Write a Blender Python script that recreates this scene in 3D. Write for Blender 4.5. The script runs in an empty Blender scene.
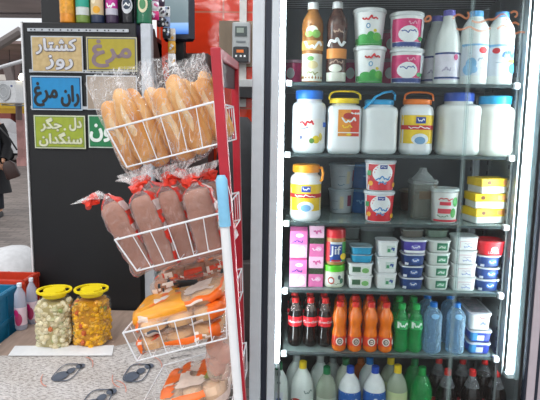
import bpy, math, random
from mathutils import Vector, Matrix, noise
sc = bpy.context.scene
COL = sc.collection
PI = math.pi
sin, cos = math.sin, math.cos
random.seed(7)

# ------------------------------------------------------------ camera
F = 550.0
TH = math.atan(550/3900.0); RO = math.atan(57/3900.0); YA = math.radians(1.5); H = 1.45
FW = Vector((-sin(YA)*cos(TH), cos(YA)*cos(TH), -sin(TH)))
R0 = Vector((cos(YA), sin(YA), 0)); U0 = R0.cross(FW)
CR = cos(RO)*R0 + sin(RO)*U0
CU = cos(RO)*U0 - sin(RO)*R0
camd = bpy.data.cameras.new('camera'); cam = bpy.data.objects.new('camera', camd); COL.objects.link(cam)
camd.sensor_width = 36; camd.lens = F/540*36; camd.clip_start = 0.05; camd.clip_end = 300
m = Matrix((CR, CU, -FW)).transposed().to_4x4(); m.translation = (0, 0, H)
cam.matrix_world = m
sc.camera = cam

# ------------------------------------------------------------ light
w = bpy.data.worlds.new('World'); sc.world = w; w.use_nodes = True
nt = w.node_tree; bg = nt.nodes['Background']
tc = nt.nodes.new('ShaderNodeTexCoord'); sx = nt.nodes.new('ShaderNodeSeparateXYZ'); rp = nt.nodes.new('ShaderNodeValToRGB')
nt.links.new(tc.outputs['Generated'], sx.inputs[0]); nt.links.new(sx.outputs['Z'], rp.inputs[0]); nt.links.new(rp.outputs[0], bg.inputs[0])
rp.color_ramp.elements[0].position = 0.0; rp.color_ramp.elements[0].color = (0.50, 0.52, 0.55, 1)
rp.color_ramp.elements[1].position = 0.55; rp.color_ramp.elements[1].color = (1.0, 1.02, 1.06, 1)
bg.inputs[1].default_value = 1.0
sd = bpy.data.lights.new('sun', 'SUN'); sd.energy = 0.75; sd.angle = math.radians(25); sd.color = (1, 0.97, 0.93)
so = bpy.data.objects.new('sun', sd); COL.objects.link(so)
so.rotation_euler = Vector((0.35, 1.0, -1.15)).to_track_quat('-Z', 'Y').to_euler()
vs = sc.view_settings; vs.view_transform = 'Standard'; vs.look = 'None'; vs.gamma = 1; vs.use_curve_mapping = False
vs.exposure = 0.62
sc.cycles.use_denoising = True
sc.cycles.transparent_max_bounces = 24
sc.cycles.max_bounces = 8
sc.cycles.sample_clamp_indirect = 6

def ray(px, py): return FW + (px-270)/F*CR + (200-py)/F*CU
def P(px, py, Y):
    d = ray(px, py); t = Y/d.y; return Vector((d.x*t, Y, H+d.z*t))
def PZ(px, py, Z):
    d = ray(px, py); t = (Z-H)/d.z; return Vector((d.x*t, d.y*t, Z))

# ------------------------------------------------------------ materials
def hx(s):
    s = s.lstrip('#'); v = [int(s[i:i+2], 16)/255 for i in (0, 2, 4)]
    return tuple(x/12.92 if x <= .04045 else ((x+.055)/1.055)**2.4 for x in v)
MC = {}
def mat(col, rough=.45, metal=0.0, var=.10, scale=30, bump=0.0, bscale=60, coat=0.0, alpha=1.0, emit=0.0, col2=None, trans=0.0, stretch=(1, 1, 1)):
    key = (col, rough, metal, var, scale, bump, bscale, coat, alpha, emit, col2, trans, stretch)
    if key in MC: return MC[key]
    M = bpy.data.materials.new('m_'+str(len(MC))); M.use_nodes = True; n = M.node_tree; b = n.nodes['Principled BSDF']
    c = hx(col) if isinstance(col, str) else col
    c2 = hx(col2) if col2 else tuple(x*(1-var) for x in c)
    t = n.nodes.new('ShaderNodeTexCoord'); mp = n.nodes.new('ShaderNodeMapping'); mp.inputs['Scale'].default_value = stretch
    nz = n.nodes.new('ShaderNodeTexNoise'); nz.inputs['Scale'].default_value = scale; nz.inputs['Detail'].default_value = 3
    n.links.new(t.outputs['Object'], mp.inputs[0]); n.links.new(mp.outputs[0], nz.inputs['Vector'])
    r = n.nodes.new('ShaderNodeValToRGB'); r.color_ramp.elements[0].position = .38; r.color_ramp.elements[1].position = .62
    r.color_ramp.elements[0].color = (*c2, 1); r.color_ramp.elements[1].color = (*c, 1)
    n.links.new(nz.outputs['Fac'], r.inputs[0]); n.links.new(r.outputs[0], b.inputs['Base Color'])
    b.inputs['Roughness'].default_value = rough; b.inputs['Metallic'].default_value = metal
    b.inputs['Coat Weight'].default_value = coat; b.inputs['Alpha'].default_value = alpha
    if trans: b.inputs['Transmission Weight'].default_value = trans
    if emit:
        b.inputs['Emission Color'].default_value = (*c, 1); b.inputs['Emission Strength'].default_value = emit
    if bump:
        nb = n.nodes.new('ShaderNodeTexNoise'); nb.inputs['Scale'].default_value = bscale; nb.inputs['Detail'].default_value = 2
        n.links.new(mp.outputs[0], nb.inputs['Vector'])
        bp = n.nodes.new('ShaderNodeBump'); bp.inputs['Strength'].default_value = bump; bp.inputs['Distance'].default_value = .01
        n.links.new(nb.outputs['Fac'], bp.inputs['Height']); n.links.new(bp.outputs[0], b.inputs['Normal'])
    MC[key] = M; return M
def film(tint='#ffffff', base=.12, edge=.5, rough=.12, bump=.8, bscale=40, crease_glint=0.0):
    """thin clear plastic: transparent, with glossy crinkles"""
    key = ('film', tint, base, edge, rough, bump, bscale, crease_glint)
    if key in MC: return MC[key]
    M = bpy.data.materials.new('film_'+str(len(MC))); M.use_nodes = True; n = M.node_tree
    b = n.nodes['Principled BSDF']; out = n.nodes['Material Output']
    c = hx(tint); b.inputs['Base Color'].default_value = (*c, 1); b.inputs['Roughness'].default_value = rough
    b.inputs['Specular IOR Level'].default_value = .9
    tr = n.nodes.new('ShaderNodeBsdfTransparent'); tr.inputs[0].default_value = (*[1-(1-x)*.25 for x in c], 1)
    mx = n.nodes.new('ShaderNodeMixShader'); lw = n.nodes.new('ShaderNodeLayerWeight'); lw.inputs[0].default_value = .35
    mr = n.nodes.new('ShaderNodeMapRange'); mr.inputs['To Min'].default_value = base; mr.inputs['To Max'].default_value = edge
    t = n.nodes.new('ShaderNodeTexCoord'); nb = n.nodes.new('ShaderNodeTexNoise'); nb.inputs['Scale'].default_value = bscale
    nb.inputs['Detail'].default_value = 2; nb.inputs['Distortion'].default_value = 1.0
    n.links.new(t.outputs['Object'], nb.inputs['Vector'])
    bp = n.nodes.new('ShaderNodeBump'); bp.inputs['Strength'].default_value = bump; bp.inputs['Distance'].default_value = .01
    n.links.new(nb.outputs['Fac'], bp.inputs['Height'])
    n.links.new(bp.outputs[0], b.inputs['Normal']); n.links.new(bp.outputs[0], lw.inputs['Normal'])
    n.links.new(lw.outputs['Facing'], mr.inputs['Value']); n.links.new(mr.outputs[0], mx.inputs[0])
    if crease_glint:      # milky folds, with the film's white sparkle put into the opacity
        c2 = n.nodes.new('ShaderNodeTexNoise'); c2.inputs['Scale'].default_value = 24; c2.inputs['Detail'].default_value = 1; c2.inputs['Distortion'].default_value = 1.6
        mp = n.nodes.new('ShaderNodeMapping'); mp.inputs['Scale'].default_value = (1.6, 1, .55); mp.inputs['Rotation'].default_value = (.2, .5, .3)
        n.links.new(t.outputs['Object'], mp.inputs[0]); n.links.new(mp.outputs[0], c2.inputs['Vector'])
        cr_ = n.nodes.new('ShaderNodeValToRGB'); e = cr_.color_ramp.elements; e[0].position = .47; e[0].color = (0, 0, 0, 1); e[1].position = .53; e[1].color = (0, 0, 0, 1); k = e.new(.50); k.color = (crease_glint,)*3+(1,)
        n.links.new(c2.outputs['Fac'], cr_.inputs[0]); ad = n.nodes.new('ShaderNodeMath'); ad.operation = 'ADD'; ad.use_clamp = True
        n.links.new(mr.outputs[0], ad.inputs[0]); n.links.new(cr_.outputs[0], ad.inputs[1]); n.links.new(ad.outputs[0], mx.inputs[0])
    n.links.new(tr.outputs[0], mx.inputs[1]); n.links.new(b.outputs[0], mx.inputs[2]); n.links.new(mx.outputs[0], out.inputs[0])
    MC[key] = M; return M
def pane_mat():
    M = bpy.data.materials.new('door_glass'); M.use_nodes = True; n = M.node_tree; out = n.nodes['Material Output']
    tr = n.nodes.new('ShaderNodeBsdfTransparent'); tr.inputs[0].default_value = (.96, .985, .98, 1)
    g = n.nodes.new('ShaderNodeBsdfGlossy'); g.inputs['Roughness'].default_value = .03
    fr = n.nodes.new('ShaderNodeFresnel'); fr.inputs[0].default_value = 1.33
    mx = n.nodes.new('ShaderNodeMixShader'); n.links.new(fr.outputs[0], mx.inputs[0])
    n.links.new(tr.outputs[0], mx.inputs[1]); n.links.new(g.outputs[0], mx.inputs[2]); n.links.new(mx.outputs[0], out.inputs[0])
    return M
def tilemat(c1, mortar, sx_, sy_, rough, bump=.2, msize=.01, c2=None, offset=0.0, var=.15, wob=.0):
    M = bpy.data.materials.new('tiles'); M.use_nodes = True; n = M.node_tree; b = n.nodes['Principled BSDF']
    t = n.nodes.new('ShaderNodeTexCoord'); br = n.nodes.new('ShaderNodeTexBrick')
    br.inputs['Scale'].default_value = 1; br.inputs['Brick Width'].default_value = sx_; br.inputs['Row Height'].default_value = sy_
    br.inputs['Mortar Size'].default_value = msize; br.offset = offset
    br.inputs['Color1'].default_value = (*hx(c1), 1); br.inputs['Color2'].default_value = (*(hx(c2) if c2 else hx(c1)), 1); br.inputs['Mortar'].default_value = (*hx(mortar), 1)
    n.links.new(t.outputs['Object'], br.inputs['Vector'])
    nz = n.nodes.new('ShaderNodeTexNoise'); nz.inputs['Scale'].default_value = 2.5; nz.inputs['Detail'].default_value = 6
    n.links.new(t.outputs['Object'], nz.inputs['Vector'])
    mx = n.nodes.new('ShaderNodeMix'); mx.data_type = 'RGBA'; mx.blend_type = 'MULTIPLY'; mx.inputs['Factor'].default_value = var
    n.links.new(br.outputs['Color'], mx.inputs['A']); n.links.new(nz.outputs['Fac'], mx.inputs['B']); n.links.new(mx.outputs['Result'], b.inputs['Base Color'])
    b.inputs['Roughness'].default_value = rough
    bp = n.nodes.new('ShaderNodeBump'); bp.inputs['Strength'].default_value = bump; bp.inputs['Distance'].default_value = .01; bp.invert = True
    n.links.new(br.outputs['Fac'], bp.inputs['Height'])
    if wob:
        n2 = n.nodes.new('ShaderNodeTexNoise'); n2.inputs['Scale'].default_value = 9; n2.inputs['Detail'].default_value = 1
        n.links.new(t.outputs['Object'], n2.inputs['Vector'])
        b2 = n.nodes.new('ShaderNodeBump'); b2.inputs['Strength'].default_value = wob; b2.inputs['Distance'].default_value = .02
        n.links.new(n2.outputs['Fac'], b2.inputs['Height']); n.links.new(bp.outputs[0], b2.inputs['Normal']); n.links.new(b2.outputs[0], b.inputs['Normal'])
    else: n.links.new(bp.outputs[0], b.inputs['Normal'])
    return M

WHITE = mat('#e9edee', .35, var=.04); MILK = mat('#e9f0ee', .3, var=.04); GREY = mat('#b6bcc1', .45)
BLACK = mat('#15171b', .5); RED = mat('#c81e28', .4); STEEL = mat('#9aa0a4', .35, metal=.7); DARK = mat('#23272b', .5)
NAVY = mat('#1f3a7c', .4); GREEN = mat('#1f9a4a', .4); BLUE = mat('#1f6fd0', .35); CYAN = mat('#1fa5d8', .35); YEL = mat('#f2cf1c', .4)
ORG = mat('#ee7a1c', .4); PINK = mat('#e85aa8', .4); MAG = mat('#c61f6e', .4); PALE = mat('#dfe8f2', .4); LBLUE = mat('#86bfe6', .4)

# ------------------------------------------------------------ mesh builder
class MB:
    def __init__(s): s.v = []; s.f = []; s.m = []; s.mats = []
    def mi(s, M):
        if M not in s.mats: s.mats.append(M)
        return s.mats.index(M)
    def add(s, vs, fs, M, T=None):
        o = len(s.v); k = s.mi(M)
        s.v += [tuple(T @ Vector(p)) if T else tuple(p) for p in vs]
        for f in fs: s.f.append(tuple(i+o for i in f)); s.m.append(k)
        return s
    def loft(s, secs, M, seg=20, mfun=None, cap=(True, True), T=None, disp=None, ffun=None):
        vs = []; fs = []; n = seg
        for z, a, b, e in secs:
            for k in range(n):
                q = 2*PI*(k+.5)/n if e > 3 else 2*PI*k/n
                x, y = sin(q), -cos(q)
                p = [a*math.copysign(abs(x)**(2/e), x), b*math.copysign(abs(y)**(2/e), y), z]
                if disp: p = disp(Vector(p), k)
                vs.append(p)
        o = len(s.v); s.v += [tuple(T @ Vector(p)) if T else tuple(p) for p in vs]
        for i in range(len(secs)-1):
            mm = s.mi(mfun(i) if mfun else M)
            for k in range(n):
                k2 = (k+1) % n
                s.f.append((o+i*n+k, o+i*n+k2, o+(i+1)*n+k2, o+(i+1)*n+k))
                if ffun: mm = s.mi(ffun(i, k) or M)
                s.m.append(mm)
        if cap[0]: s.f.append(tuple(o+k for k in range(n))[::-1]); s.m.append(s.mi(mfun(0) if mfun else M))
        if cap[1]: s.f.append(tuple(o+(len(secs)-1)*n+k for k in range(n))); s.m.append(s.mi(mfun(len(secs)-2) if mfun else M))
        return s
    def box(s, c, d, M, bev=0.0, T=None, taper=1.0):
        cx, cy, cz = c; a, b, h = d[0]/2, d[1]/2, d[2]/2
        if bev:
            g = min(bev, a*.9, b*.9, h*.9)
            def ring(z, i): 
                A, B = a-i, b-i
                return [(cx-A+g-i*0, cy-B, cz+z), (cx+A-g, cy-B, cz+z), (cx+A, cy-B+g, cz+z), (cx+A, cy+B-g, cz+z), (cx+A-g, cy+B, cz+z), (cx-A+g, cy+B, cz+z), (cx-A, cy+B-g, cz+z), (cx-A, cy-B+g, cz+z)]
            vs = ring(-h, g*.7)+ring(-h+g*.7, 0)+ring(h-g*.7, 0)+ring(h, g*.7)
            fs = [tuple(range(8))[::-1], tuple(range(24, 32))]
            for r in range(3):
                for k in range(8): fs.append((r*8+k, r*8+(k+1) % 8, (r+1)*8+(k+1) % 8, (r+1)*8+k))
        else:
            vs = [(cx+x*a*(taper if z > 0 else 1), cy+y*b*(taper if z > 0 else 1), cz+z*h) for z in (-1, 1) for x, y in ((-1, -1), (1, -1), (1, 1), (-1, 1))]
            fs = [(3, 2, 1, 0), (4, 5, 6, 7), (0, 1, 5, 4), (1, 2, 6, 5), (2, 3, 7, 6), (3, 0, 4, 7)]
        return s.add(vs, fs, M, T)
    def tube(s, pts, r, M, seg=8, closed=False, T=None, flat=1.0):
        pts = [Vector(p) for p in pts]; n = len(pts); o = len(s.v); prev = None; k0 = s.mi(M)
        for i, p in enumerate(pts):
            a = pts[i-1] if (i or closed) else p; b = pts[(i+1) % n] if (i < n-1 or closed) else p
            d = (b-a).normalized()
            up = prev if prev is not None else (Vector((0, 0, 1)) if abs(d.z) < .9 else Vector((0, 1, 0)))
            u = d.cross(up).normalized(); v = u.cross(d).normalized(); prev = v
            rr = r[i] if isinstance(r, (list, tuple)) else r
            for k in range(seg):
                q = 2*PI*k/seg; x = p + u*cos(q)*rr + v*sin(q)*rr*flat
                s.v.append(tuple(T @ x) if T else tuple(x))
        for i in range(n if closed else n-1):
            j = (i+1) % n
            for k in range(seg):
                k2 = (k+1) % seg
                s.f.append((o+i*seg+k, o+j*seg+k, o+j*seg+k2, o+i*seg+k2)); s.m.append(k0)
        if not closed:
            s.f.append(tuple(o+k for k in range(seg))); s.f.append(tuple(o+(n-1)*seg+k for k in range(seg))[::-1]); s.m += [k0, k0]
        return s
    def prism(s, pts, y0, y1, M, T=None):
        """outline in x,z extruded along y"""
        n = len(pts); vs = [(x, y0, z) for x, z in pts]+[(x, y1, z) for x, z in pts]
        fs = [tuple(range(n)), tuple(range(n, 2*n))[::-1]]+[(k, k+n, (k+1) % n+n, (k+1) % n) for k in range(n)]
        return s.add(vs, fs, M, T)
    def build(s, name, parent=None, ang=35, loc=None, kind=None):
        me = bpy.data.meshes.new(name); me.from_pydata(s.v, [], s.f)
        for M in s.mats: me.materials.append(M)
        me.polygons.foreach_set('material_index', s.m); me.polygons.foreach_set('use_smooth', [True]*len(s.f))
        me.set_sharp_from_angle(angle=math.radians(ang)); me.update()
        o = bpy.data.objects.new(name, me); COL.objects.link(o)
        if parent: o.parent = parent
        if loc is not None: o.location = loc
        if kind: o['kind'] = kind
        return o
def thing(name, label, cat, loc=(0, 0, 0), rz=0, group=None):
    o = bpy.data.objects.new(name, None); COL.objects.link(o); o.empty_display_size = .05
    o.location = loc; o.rotation_euler = (0, 0, rz); o['label'] = label; o['category'] = cat
    if group: o['group'] = group
    return o
def tag(o, label, cat, group=None):
    o['label'] = label; o['category'] = cat
    if group: o['group'] = group
    return o
def kids(o): return [c for c in KID.get(o.name, [])]
def dup(root, loc, rz, label, group=None):
    def cp(o, par):
        c = o.copy(); COL.objects.link(c)
        if par: c.parent = par
        for ch in o.children: cp(ch, c)
        return c
    r = cp(root, None); r.location = loc; r.rotation_euler = (root.rotation_euler.x, root.rotation_euler.y, rz); r['label'] = label
    if group: r['group'] = group
    return r

# ------------------------------------------------------------ text and marks
TC = {}
def text2d(body, shear=0.0):
    key = (body, shear)
    if key in TC: return TC[key]
    c = bpy.data.curves.new('lettering', 'FONT'); c.body = body; c.size = 1; c.resolution_u = 3; c.shear = shear
    o = bpy.data.objects.new('lettering', c); COL.objects.link(o); bpy.context.view_layer.update()
    me = bpy.data.meshes.new_from_object(o.evaluated_get(bpy.context.evaluated_depsgraph_get()))
    vs = [(v.co.x, v.co.y) for v in me.vertices]; fs = [tuple(p.vertices) for p in me.polygons]
    bpy.data.objects.remove(o); bpy.data.curves.remove(c); bpy.data.meshes.remove(me)
    x0 = min(v[0] for v in vs); x1 = max(v[0] for v in vs); y0 = min(v[1] for v in vs); y1 = max(v[1] for v in vs)
    vs = [((x-(x0+x1)/2)/(y1-y0), (y-(y0+y1)/2)/(y1-y0)) for x, y in vs]
    TC[key] = (vs, fs, (x1-x0)/(y1-y0)); return TC[key]
def ribbon(pts, w):
    vs = []; fs = []
    for i, (x, y) in enumerate(pts):
        a = pts[max(i-1, 0)]; b = pts[min(i+1, len(pts)-1)]; dx, dy = b[0]-a[0], b[1]-a[1]; L = math.hypot(dx, dy) or 1
        vs += [(x-dy/L*w/2, y+dx/L*w/2), (x+dy/L*w/2, y-dx/L*w/2)]
    for i in range(len(pts)-1): fs.append((2*i, 2*i+1, 2*i+3, 2*i+2))
    return vs, fs
def squiggle(cx, cz, w, h, seed):
    r = random.Random(seed); n = 34; a1, a2, a3 = r.uniform(0, 6), r.uniform(0, 6), r.uniform(0, 6); f1 = r.uniform(7, 10)
    return [(cx-w/2+w*i/(n-1)+w*.035*sin(a3+f1*1.9*i/n), cz+h*.25*sin(a1+f1*i/n)+h*.2*sin(a2+f1*2.3*i/n)) for i in range(n)]
def disc2d(cx, cz, rx, rz, n=18):
    vs = [(cx, cz)]+[(cx+q*rx*cos(2*PI*k/n), cz+q*rz*sin(2*PI*k/n)) for q in (.33, .66, 1) for k in range(n)]
    return vs, [(0, 1+k, 1+(k+1) % n) for k in range(n)]+[(1+j*n+k, 1+j*n+n+k, 1+j*n+n+(k+1) % n, 1+j*n+(k+1) % n) for j in (0, 1) for k in range(n)]
def rect2d(x0, x1, z0, z1, nx=16, nz=3):
    vs = [(x0+(x1-x0)*i/nx, z0+(z1-z0)*j/nz) for j in range(nz+1) for i in range(nx+1)]
    return vs, [(j*(nx+1)+i, j*(nx+1)+i+1, (j+1)*(nx+1)+i+1, (j+1)*(nx+1)+i) for j in range(nz) for i in range(nx)]
def sec_at(secs, z):
    for i in range(len(secs)-1):
        z0, a0, b0, e0 = secs[i]; z1, a1, b1, e1 = secs[i+1]
        if z0 <= z <= z1 and z1 > z0:
            t = (z-z0)/(z1-z0); return a0+(a1-a0)*t, b0+(b1-b0)*t, e0+(e1-e0)*t
    return secs[-1][1:] if z > secs[-1][0] else secs[0][1:]
def on_front(secs, x, z, off):
    a, b, e = sec_at(secs, z)
    u = max(-.985, min(.985, x/a)); y = -b*(1-abs(u)**e)**(1/e)
    L = math.hypot(u, y/b) or 1
    return (u*a+off*u/L*1.0, y-off, z)
def marks(mb, secs, items, W, Hh):
    """items in fractions: x of the half width, z of the height"""
    off = .0005
    for it in items:
        k = it[0]
        if k == 'band':
            _, z0, z1, M = it; zs = [z0*Hh+(z1*Hh-z0*Hh)*i/3 for i in range(4)]
            ss = []
            for z in zs:
                a, b, e = sec_at(secs, z); ss.append((z, a+off, b+off, e))
            mb.loft(ss, M, seg=32, cap=(False, False)); off += .0009; continue
        if k == 'rect': _, x0, x1, z0, z1, M = it; vs, fs = rect2d(x0*W, x1*W, z0*Hh, z1*Hh)
        elif k == 'ell': _, cx, cz, rx, rz, M = it; vs, fs = disc2d(cx*W, cz*Hh, rx*W, rz*Hh)
        elif k == 'sq': _, cx, cz, w_, h_, M, sd_ = it; vs, fs = ribbon(squiggle(cx*W, cz*Hh, w_*W, h_*Hh, sd_), h_*Hh*.28)
        elif k == 'ln': _, cx, cz, w_, M = it; vs, fs = rect2d((cx-w_/2)*W, (cx+w_/2)*W, cz*Hh-.0012, cz*Hh+.0012, 4, 1)
        elif k == 'txt':
            _, s_, cx, cz, w_, M = it[:6]; v2, fs, asp = text2d(s_, it[6] if len(it) > 6 else 0)
            off += .0004; q = w_*W/asp; vs = [(cx*W+x*q, cz*Hh+y*q) for x, y in v2]
        mb.add([on_front(secs, x, z, off) for x, z in vs], fs, M); off += .0005

# ------------------------------------------------------------ SETTING: ground, walls
def plane(name, pts, M, kind='structure', parent=None, thick=0.0):
    mb = MB(); n = len(pts)
    if thick:
        q = [Vector(p) for p in pts]; nn = (q[1]-q[0]).cross(q[2]-q[0]).normalized()*thick
        vs = q+[p-nn for p in q]
        fs = [tuple(range(n)), tuple(range(n, 2*n))[::-1]]+[(k, k+n, (k+1) % n+n, (k+1) % n) for k in range(n)]
        mb.add(vs, fs, M)
    else: mb.add(pts, [tuple(range(n))], M)
    o = mb.build(name, parent)
    if kind: o['kind'] = kind
    return o
paving = tilemat('#978c86', '#6a6460', .22, .11, .55, .5, .010, '#756c68', .5, .6)
plane('floor', [(-40, -8, 0), (20, -8, 0), (20, 60, 0), (-40, 60, 0)], paving, thick=.1)
redtile = tilemat('#d63c20', '#b86a54', .42, .62, .12, .25, .006, '#cf361c', 0, .2, .35)
rt = plane('wall_back', [(-.86, 0, -.2), (.12, 0, -.2), (.12, 0, 2.3), (-.86, 0, 2.3)], redtile, thick=.08)
for v in rt.data.vertices:           # keep brick pattern in x/y of the object: wall is laid flat and stood up
    v.co = (v.co.x, v.co.z, -v.co.y)
rt.rotation_euler = (PI/2, 0, 0); rt.location = (0, 3.72, .3)

# ------------------------------------------------------------ BLACK COUNTER with drinks ledge
blackp = mat('#0b0d11', .5, var=.25, scale=6)
ct = thing('black_counter', 'tall black panelled shop counter behind the pickle jars, with grey corner post', 'counter', (-1.09, 2.95, 0))
MB().box((-.0, .30, .977), (.60, .6, 1.95), blackp, .004).build('black_panel', ct)
MB().box((-.3035, .0, .977), (.008, .02, 1.955), mat('#d8dadb', .4)).build('edge_strip', ct)
MB().box((.353, .012, 1.0), (.056, .05, 1.90), mat('#b4bac0', .4, metal=.3), .004).build('corner_post', ct)
MB().box((.02, .20, 2.12), (.57, .10, .34), blackp, .004).build('upper_back_panel', ct)
lr = MB()
for k, zz in enumerate((1.913, 1.702, 1.512)):
    x0, x1 = -.272, .262
    lr.box(((x0+x1)/2, -.006, zz), (x1-x0, .008, .016), mat('#aeb4ba', .3))
    for j in range(26):
        if (j*7+k*3) % 5 < 3: lr.box((x0+.02+j*.0195, -.0105, zz), (.008, .001, .007), DARK)
lr.build('price_rail', ct)
# side face of the counter: brown sloping brace seen past the post
sb = MB().prism([(0, 0), (.03, 0), (.03, .02), (0, .02)], 0, 0.01, GREY)
br = mat('#4a2f2a', .4)
MB().box((.29, .40, 1.4), (.02, .4, 1.05), mat('#39302f', .5)).build('side_panel', ct)
MB().tube([(.352, .05, 1.93), (.352, .42, 1.52)], .034, br, 4).build('brace', ct)
MB().tube([(.352, .06, 1.82), (.352, .40, 1.42)], .012, mat('#8d9398', .4), 6).build('rod', ct)
MB().box((.40, .33, .55), (.16, .24, .9), mat('#8d968f', .4, var=.15)).build('lower_cabinet', ct)
MB().box((.37, .22, 1.02), (.17, .1, .12), BLACK, .01).build('shelf_box', ct)

# ------------------------------------------------------------ SIGN CARDS
Pz = {'kosh': '\uFEAD\uFE8E\uFE98\uFEB8\uFB90', 'rooz': '\uFEAF\uFEED\uFEAD', 'morgh': '\uFECD\uFEAE\uFEE3', 'ran': '\uFEE5\uFE8D\uFEAD',
      'jigar': '\uFEAE\uFB95\uFE9F', 'del': '\uFEDD\uFEA9', 'sang': '\uFEE5\uFE8D\uFEAA\uFB95\uFEE8\uFEB3', 'oon': '\uFEE5\uFEED'}
def put_text(mb, key, x0, x1, z0, z1, y, M, bold=.0, ol=None):
    bold *= 1.5
    vs, fs, asp = text2d(Pz.get(key, key))
    def pl(dx, dz, yy, MM, n=1): mb.add([((x0+x1)/2+x*(x1-x0)/asp+dx, yy, (z0+z1)/2+z_*(z1-z0)+dz) for x, z_ in vs], fs, MM)
    if ol:
        for k in range(8): pl(1.6*bold*cos(k*PI/4), 1.6*bold*sin(k*PI/4), y, ol)
        y -= .0008
    for k in range(6): pl(bold*cos(k*PI/3)*.9, bold*sin(k*PI/3)*.9, y-.0001*k, M)
def sign(label, px0, py0, px1, py1, cols, texts):
    a = P(px0, py0, 2.93); b = P(px1, py1, 2.93)
    W = b.x-a.x; Hh = a.z-b.z
    t = thing('price_sign', label, 'sign', ((a.x+b.x)/2, 2.938, b.z), 0, 'Persian sign cards on the black counter')
    s_ = MB().box((0, 0, Hh/2), (W, .003, Hh), cols[0]).box((0, -.0018, Hh/2), (W*.955, .002, Hh*.93), cols[1])
    if cols[2]: s_.box((0, -.0030, Hh/2), (W*.92, .002, Hh*.88), cols[2])
    s_.build('card', t)
    l = MB()
    for (key, x0, x1, z0, z1, M, bold, ol) in texts: put_text(l, key, x0*W, x1*W, z0*Hh, z1*Hh, -.0052, M, bold, ol)
    l.build('lettering', t)
mauve = mat('#7d6b72', .5); pb = mat('#bca678', .4, var=.12, scale=50, col2='#b0996a'); cw = mat('#c6c8ce', .4)
sign('beige card lettered in outlined white Persian, top left of the sign cards', 30, 35.5, 83, 72.5, (GREY, pb, None),
     [('kosh', -.40, .38, .50, .92, cw, .0022, mat('#5b5a70', .5)), ('rooz', -.22, .30, .08, .46, cw, .0022, mat('#5b5a70', .5))])
sign('olive yellow card with one large mauve Persian word, top right of the sign cards', 85.5, 36.5, 137, 71.5, (mat('#b9b59a'), mat('#4a5560', .5), mat('#a3951f', .4, var=.08)),
     [('morgh', -.38, .38, .13, .90, mauve, .0034, None)])
sign('bright blue card with black Persian lettering under the beige card', 29.5, 75.5, 82, 110.5, (mat('#aebfcc'), mat('#0c3d66'), mat('#1782ba', .35, var=.08)),
     [('ran', .10, .44, .12, .72, BLACK, .003, None), ('morgh', -.43, .02, .12, .80, BLACK, .003, None)])
sign('plain pale beige card partly behind the bagged baguettes', 85.5, 75, 137, 110.5, (GREY, mat('#9a8b7b', .4), None), [])
sign('yellow green card with two lines of pale Persian lettering', 33, 115, 85.5, 149, (mat('#c8cdb4'), mat('#6f8a3c'), mat('#93a22f', .4, var=.1)),
     [('del', .20, .43, .55, .93, mat('#cfd3b4'), .002, mat('#8a8f78')), ('jigar', -.36, .04, .52, .92, mat('#cfd3b4'), .002, mat('#8a8f78')), ('.', .09, .12, .56, .61, mat('#cfd3b4'), .002, None), ('sang', -.40, .43, .07, .48, mat('#cfd3b4'), .002, mat('#8a8f78'))])
sign('green card with white Persian lettering half behind the bread', 87.5, 115, 140, 148.5, (mat('#c0cec4'), mat('#1c6a42'), mat('#187646', .4, var=.08)),
     [('oon', -.46, -.06, .2, .72, mat('#dfe7e2'), .003, None)])

# ------------------------------------------------------------ TABLE and papers
tb = thing('low_table', 'low brown tabletop carrying the pickle jars and newspapers', 'table', (-.775, 2.0, 0))
MB().box((0, 0, .385), (1.11, 1.86, .03), mat('#a08a7c', .5, var=.2, scale=8, stretch=(6, 1, 1)), .004).build('tabletop', tb)
for sx_ in (-.5, .5):
    for sy_ in (-.87, .87): MB().box((sx_, sy_, .185), (.05, .05, .37), mat('#6b5648')).build('leg', tb)
def newsprint():
    M = bpy.data.materials.new('newsprint'); M.use_nodes = True; n = M.node_tree; b = n.nodes['Principled BSDF']; b.inputs['Roughness'].default_value = .8
    t = n.nodes.new('ShaderNodeTexCoord'); mp = n.nodes.new('ShaderNodeMapping'); mp.inputs['Scale'].default_value = (1, 3.2, 1); mp.inputs['Rotation'].default_value = (0, 0, .12)
    n.links.new(t.outputs['Object'], mp.inputs[0])
    a = n.nodes.new('ShaderNodeTexNoise'); a.inputs['Scale'].default_value = 55; a.inputs['Detail'].default_value = 4; a.inputs['Roughness'].default_value = .75
    n.links.new(mp.outputs[0], a.inputs['Vector'])
    r = n.nodes.new('ShaderNodeValToRGB'); e = r.color_ramp.elements; e[0].position = .42; e[0].color = (*hx('#7d7774'), 1); e[1].position = .52; e[1].color = (*hx('#c3bfbc'), 1)
    n.links.new(a.outputs['Fac'], r.inputs[0])
    g = n.nodes.new('ShaderNodeTexNoise'); g.inputs['Scale'].default_value = 5; g.inputs['Detail'].default_value = 3; n.links.new(t.outputs['Object'], g.inputs['Vector'])
    r2 = n.nodes.new('ShaderNodeValToRGB'); e = r2.color_ramp.elements; e[0].position = .35; e[0].color = (.86, .83, .80, 1); e[1].position = .65; e[1].color = (1, 1, 1, 1)
    n.links.new(g.outputs['Fac'], r2.inputs[0])
    mx = n.nodes.new('ShaderNodeMix'); mx.data_type = 'RGBA'; mx.blend_type = 'MULTIPLY'; mx.inputs['Factor'].default_value = 1
    n.links.new(r.outputs[0], mx.inputs['A']); n.links.new(r2.outputs[0], mx.inputs['B']); n.links.new(mx.outputs['Result'], b.inputs['Base Color'])
    return M
NEWS = newsprint(); slate = mat('#4d5563', .7, var=.15); coral = mat('#c98270', .7)
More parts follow.
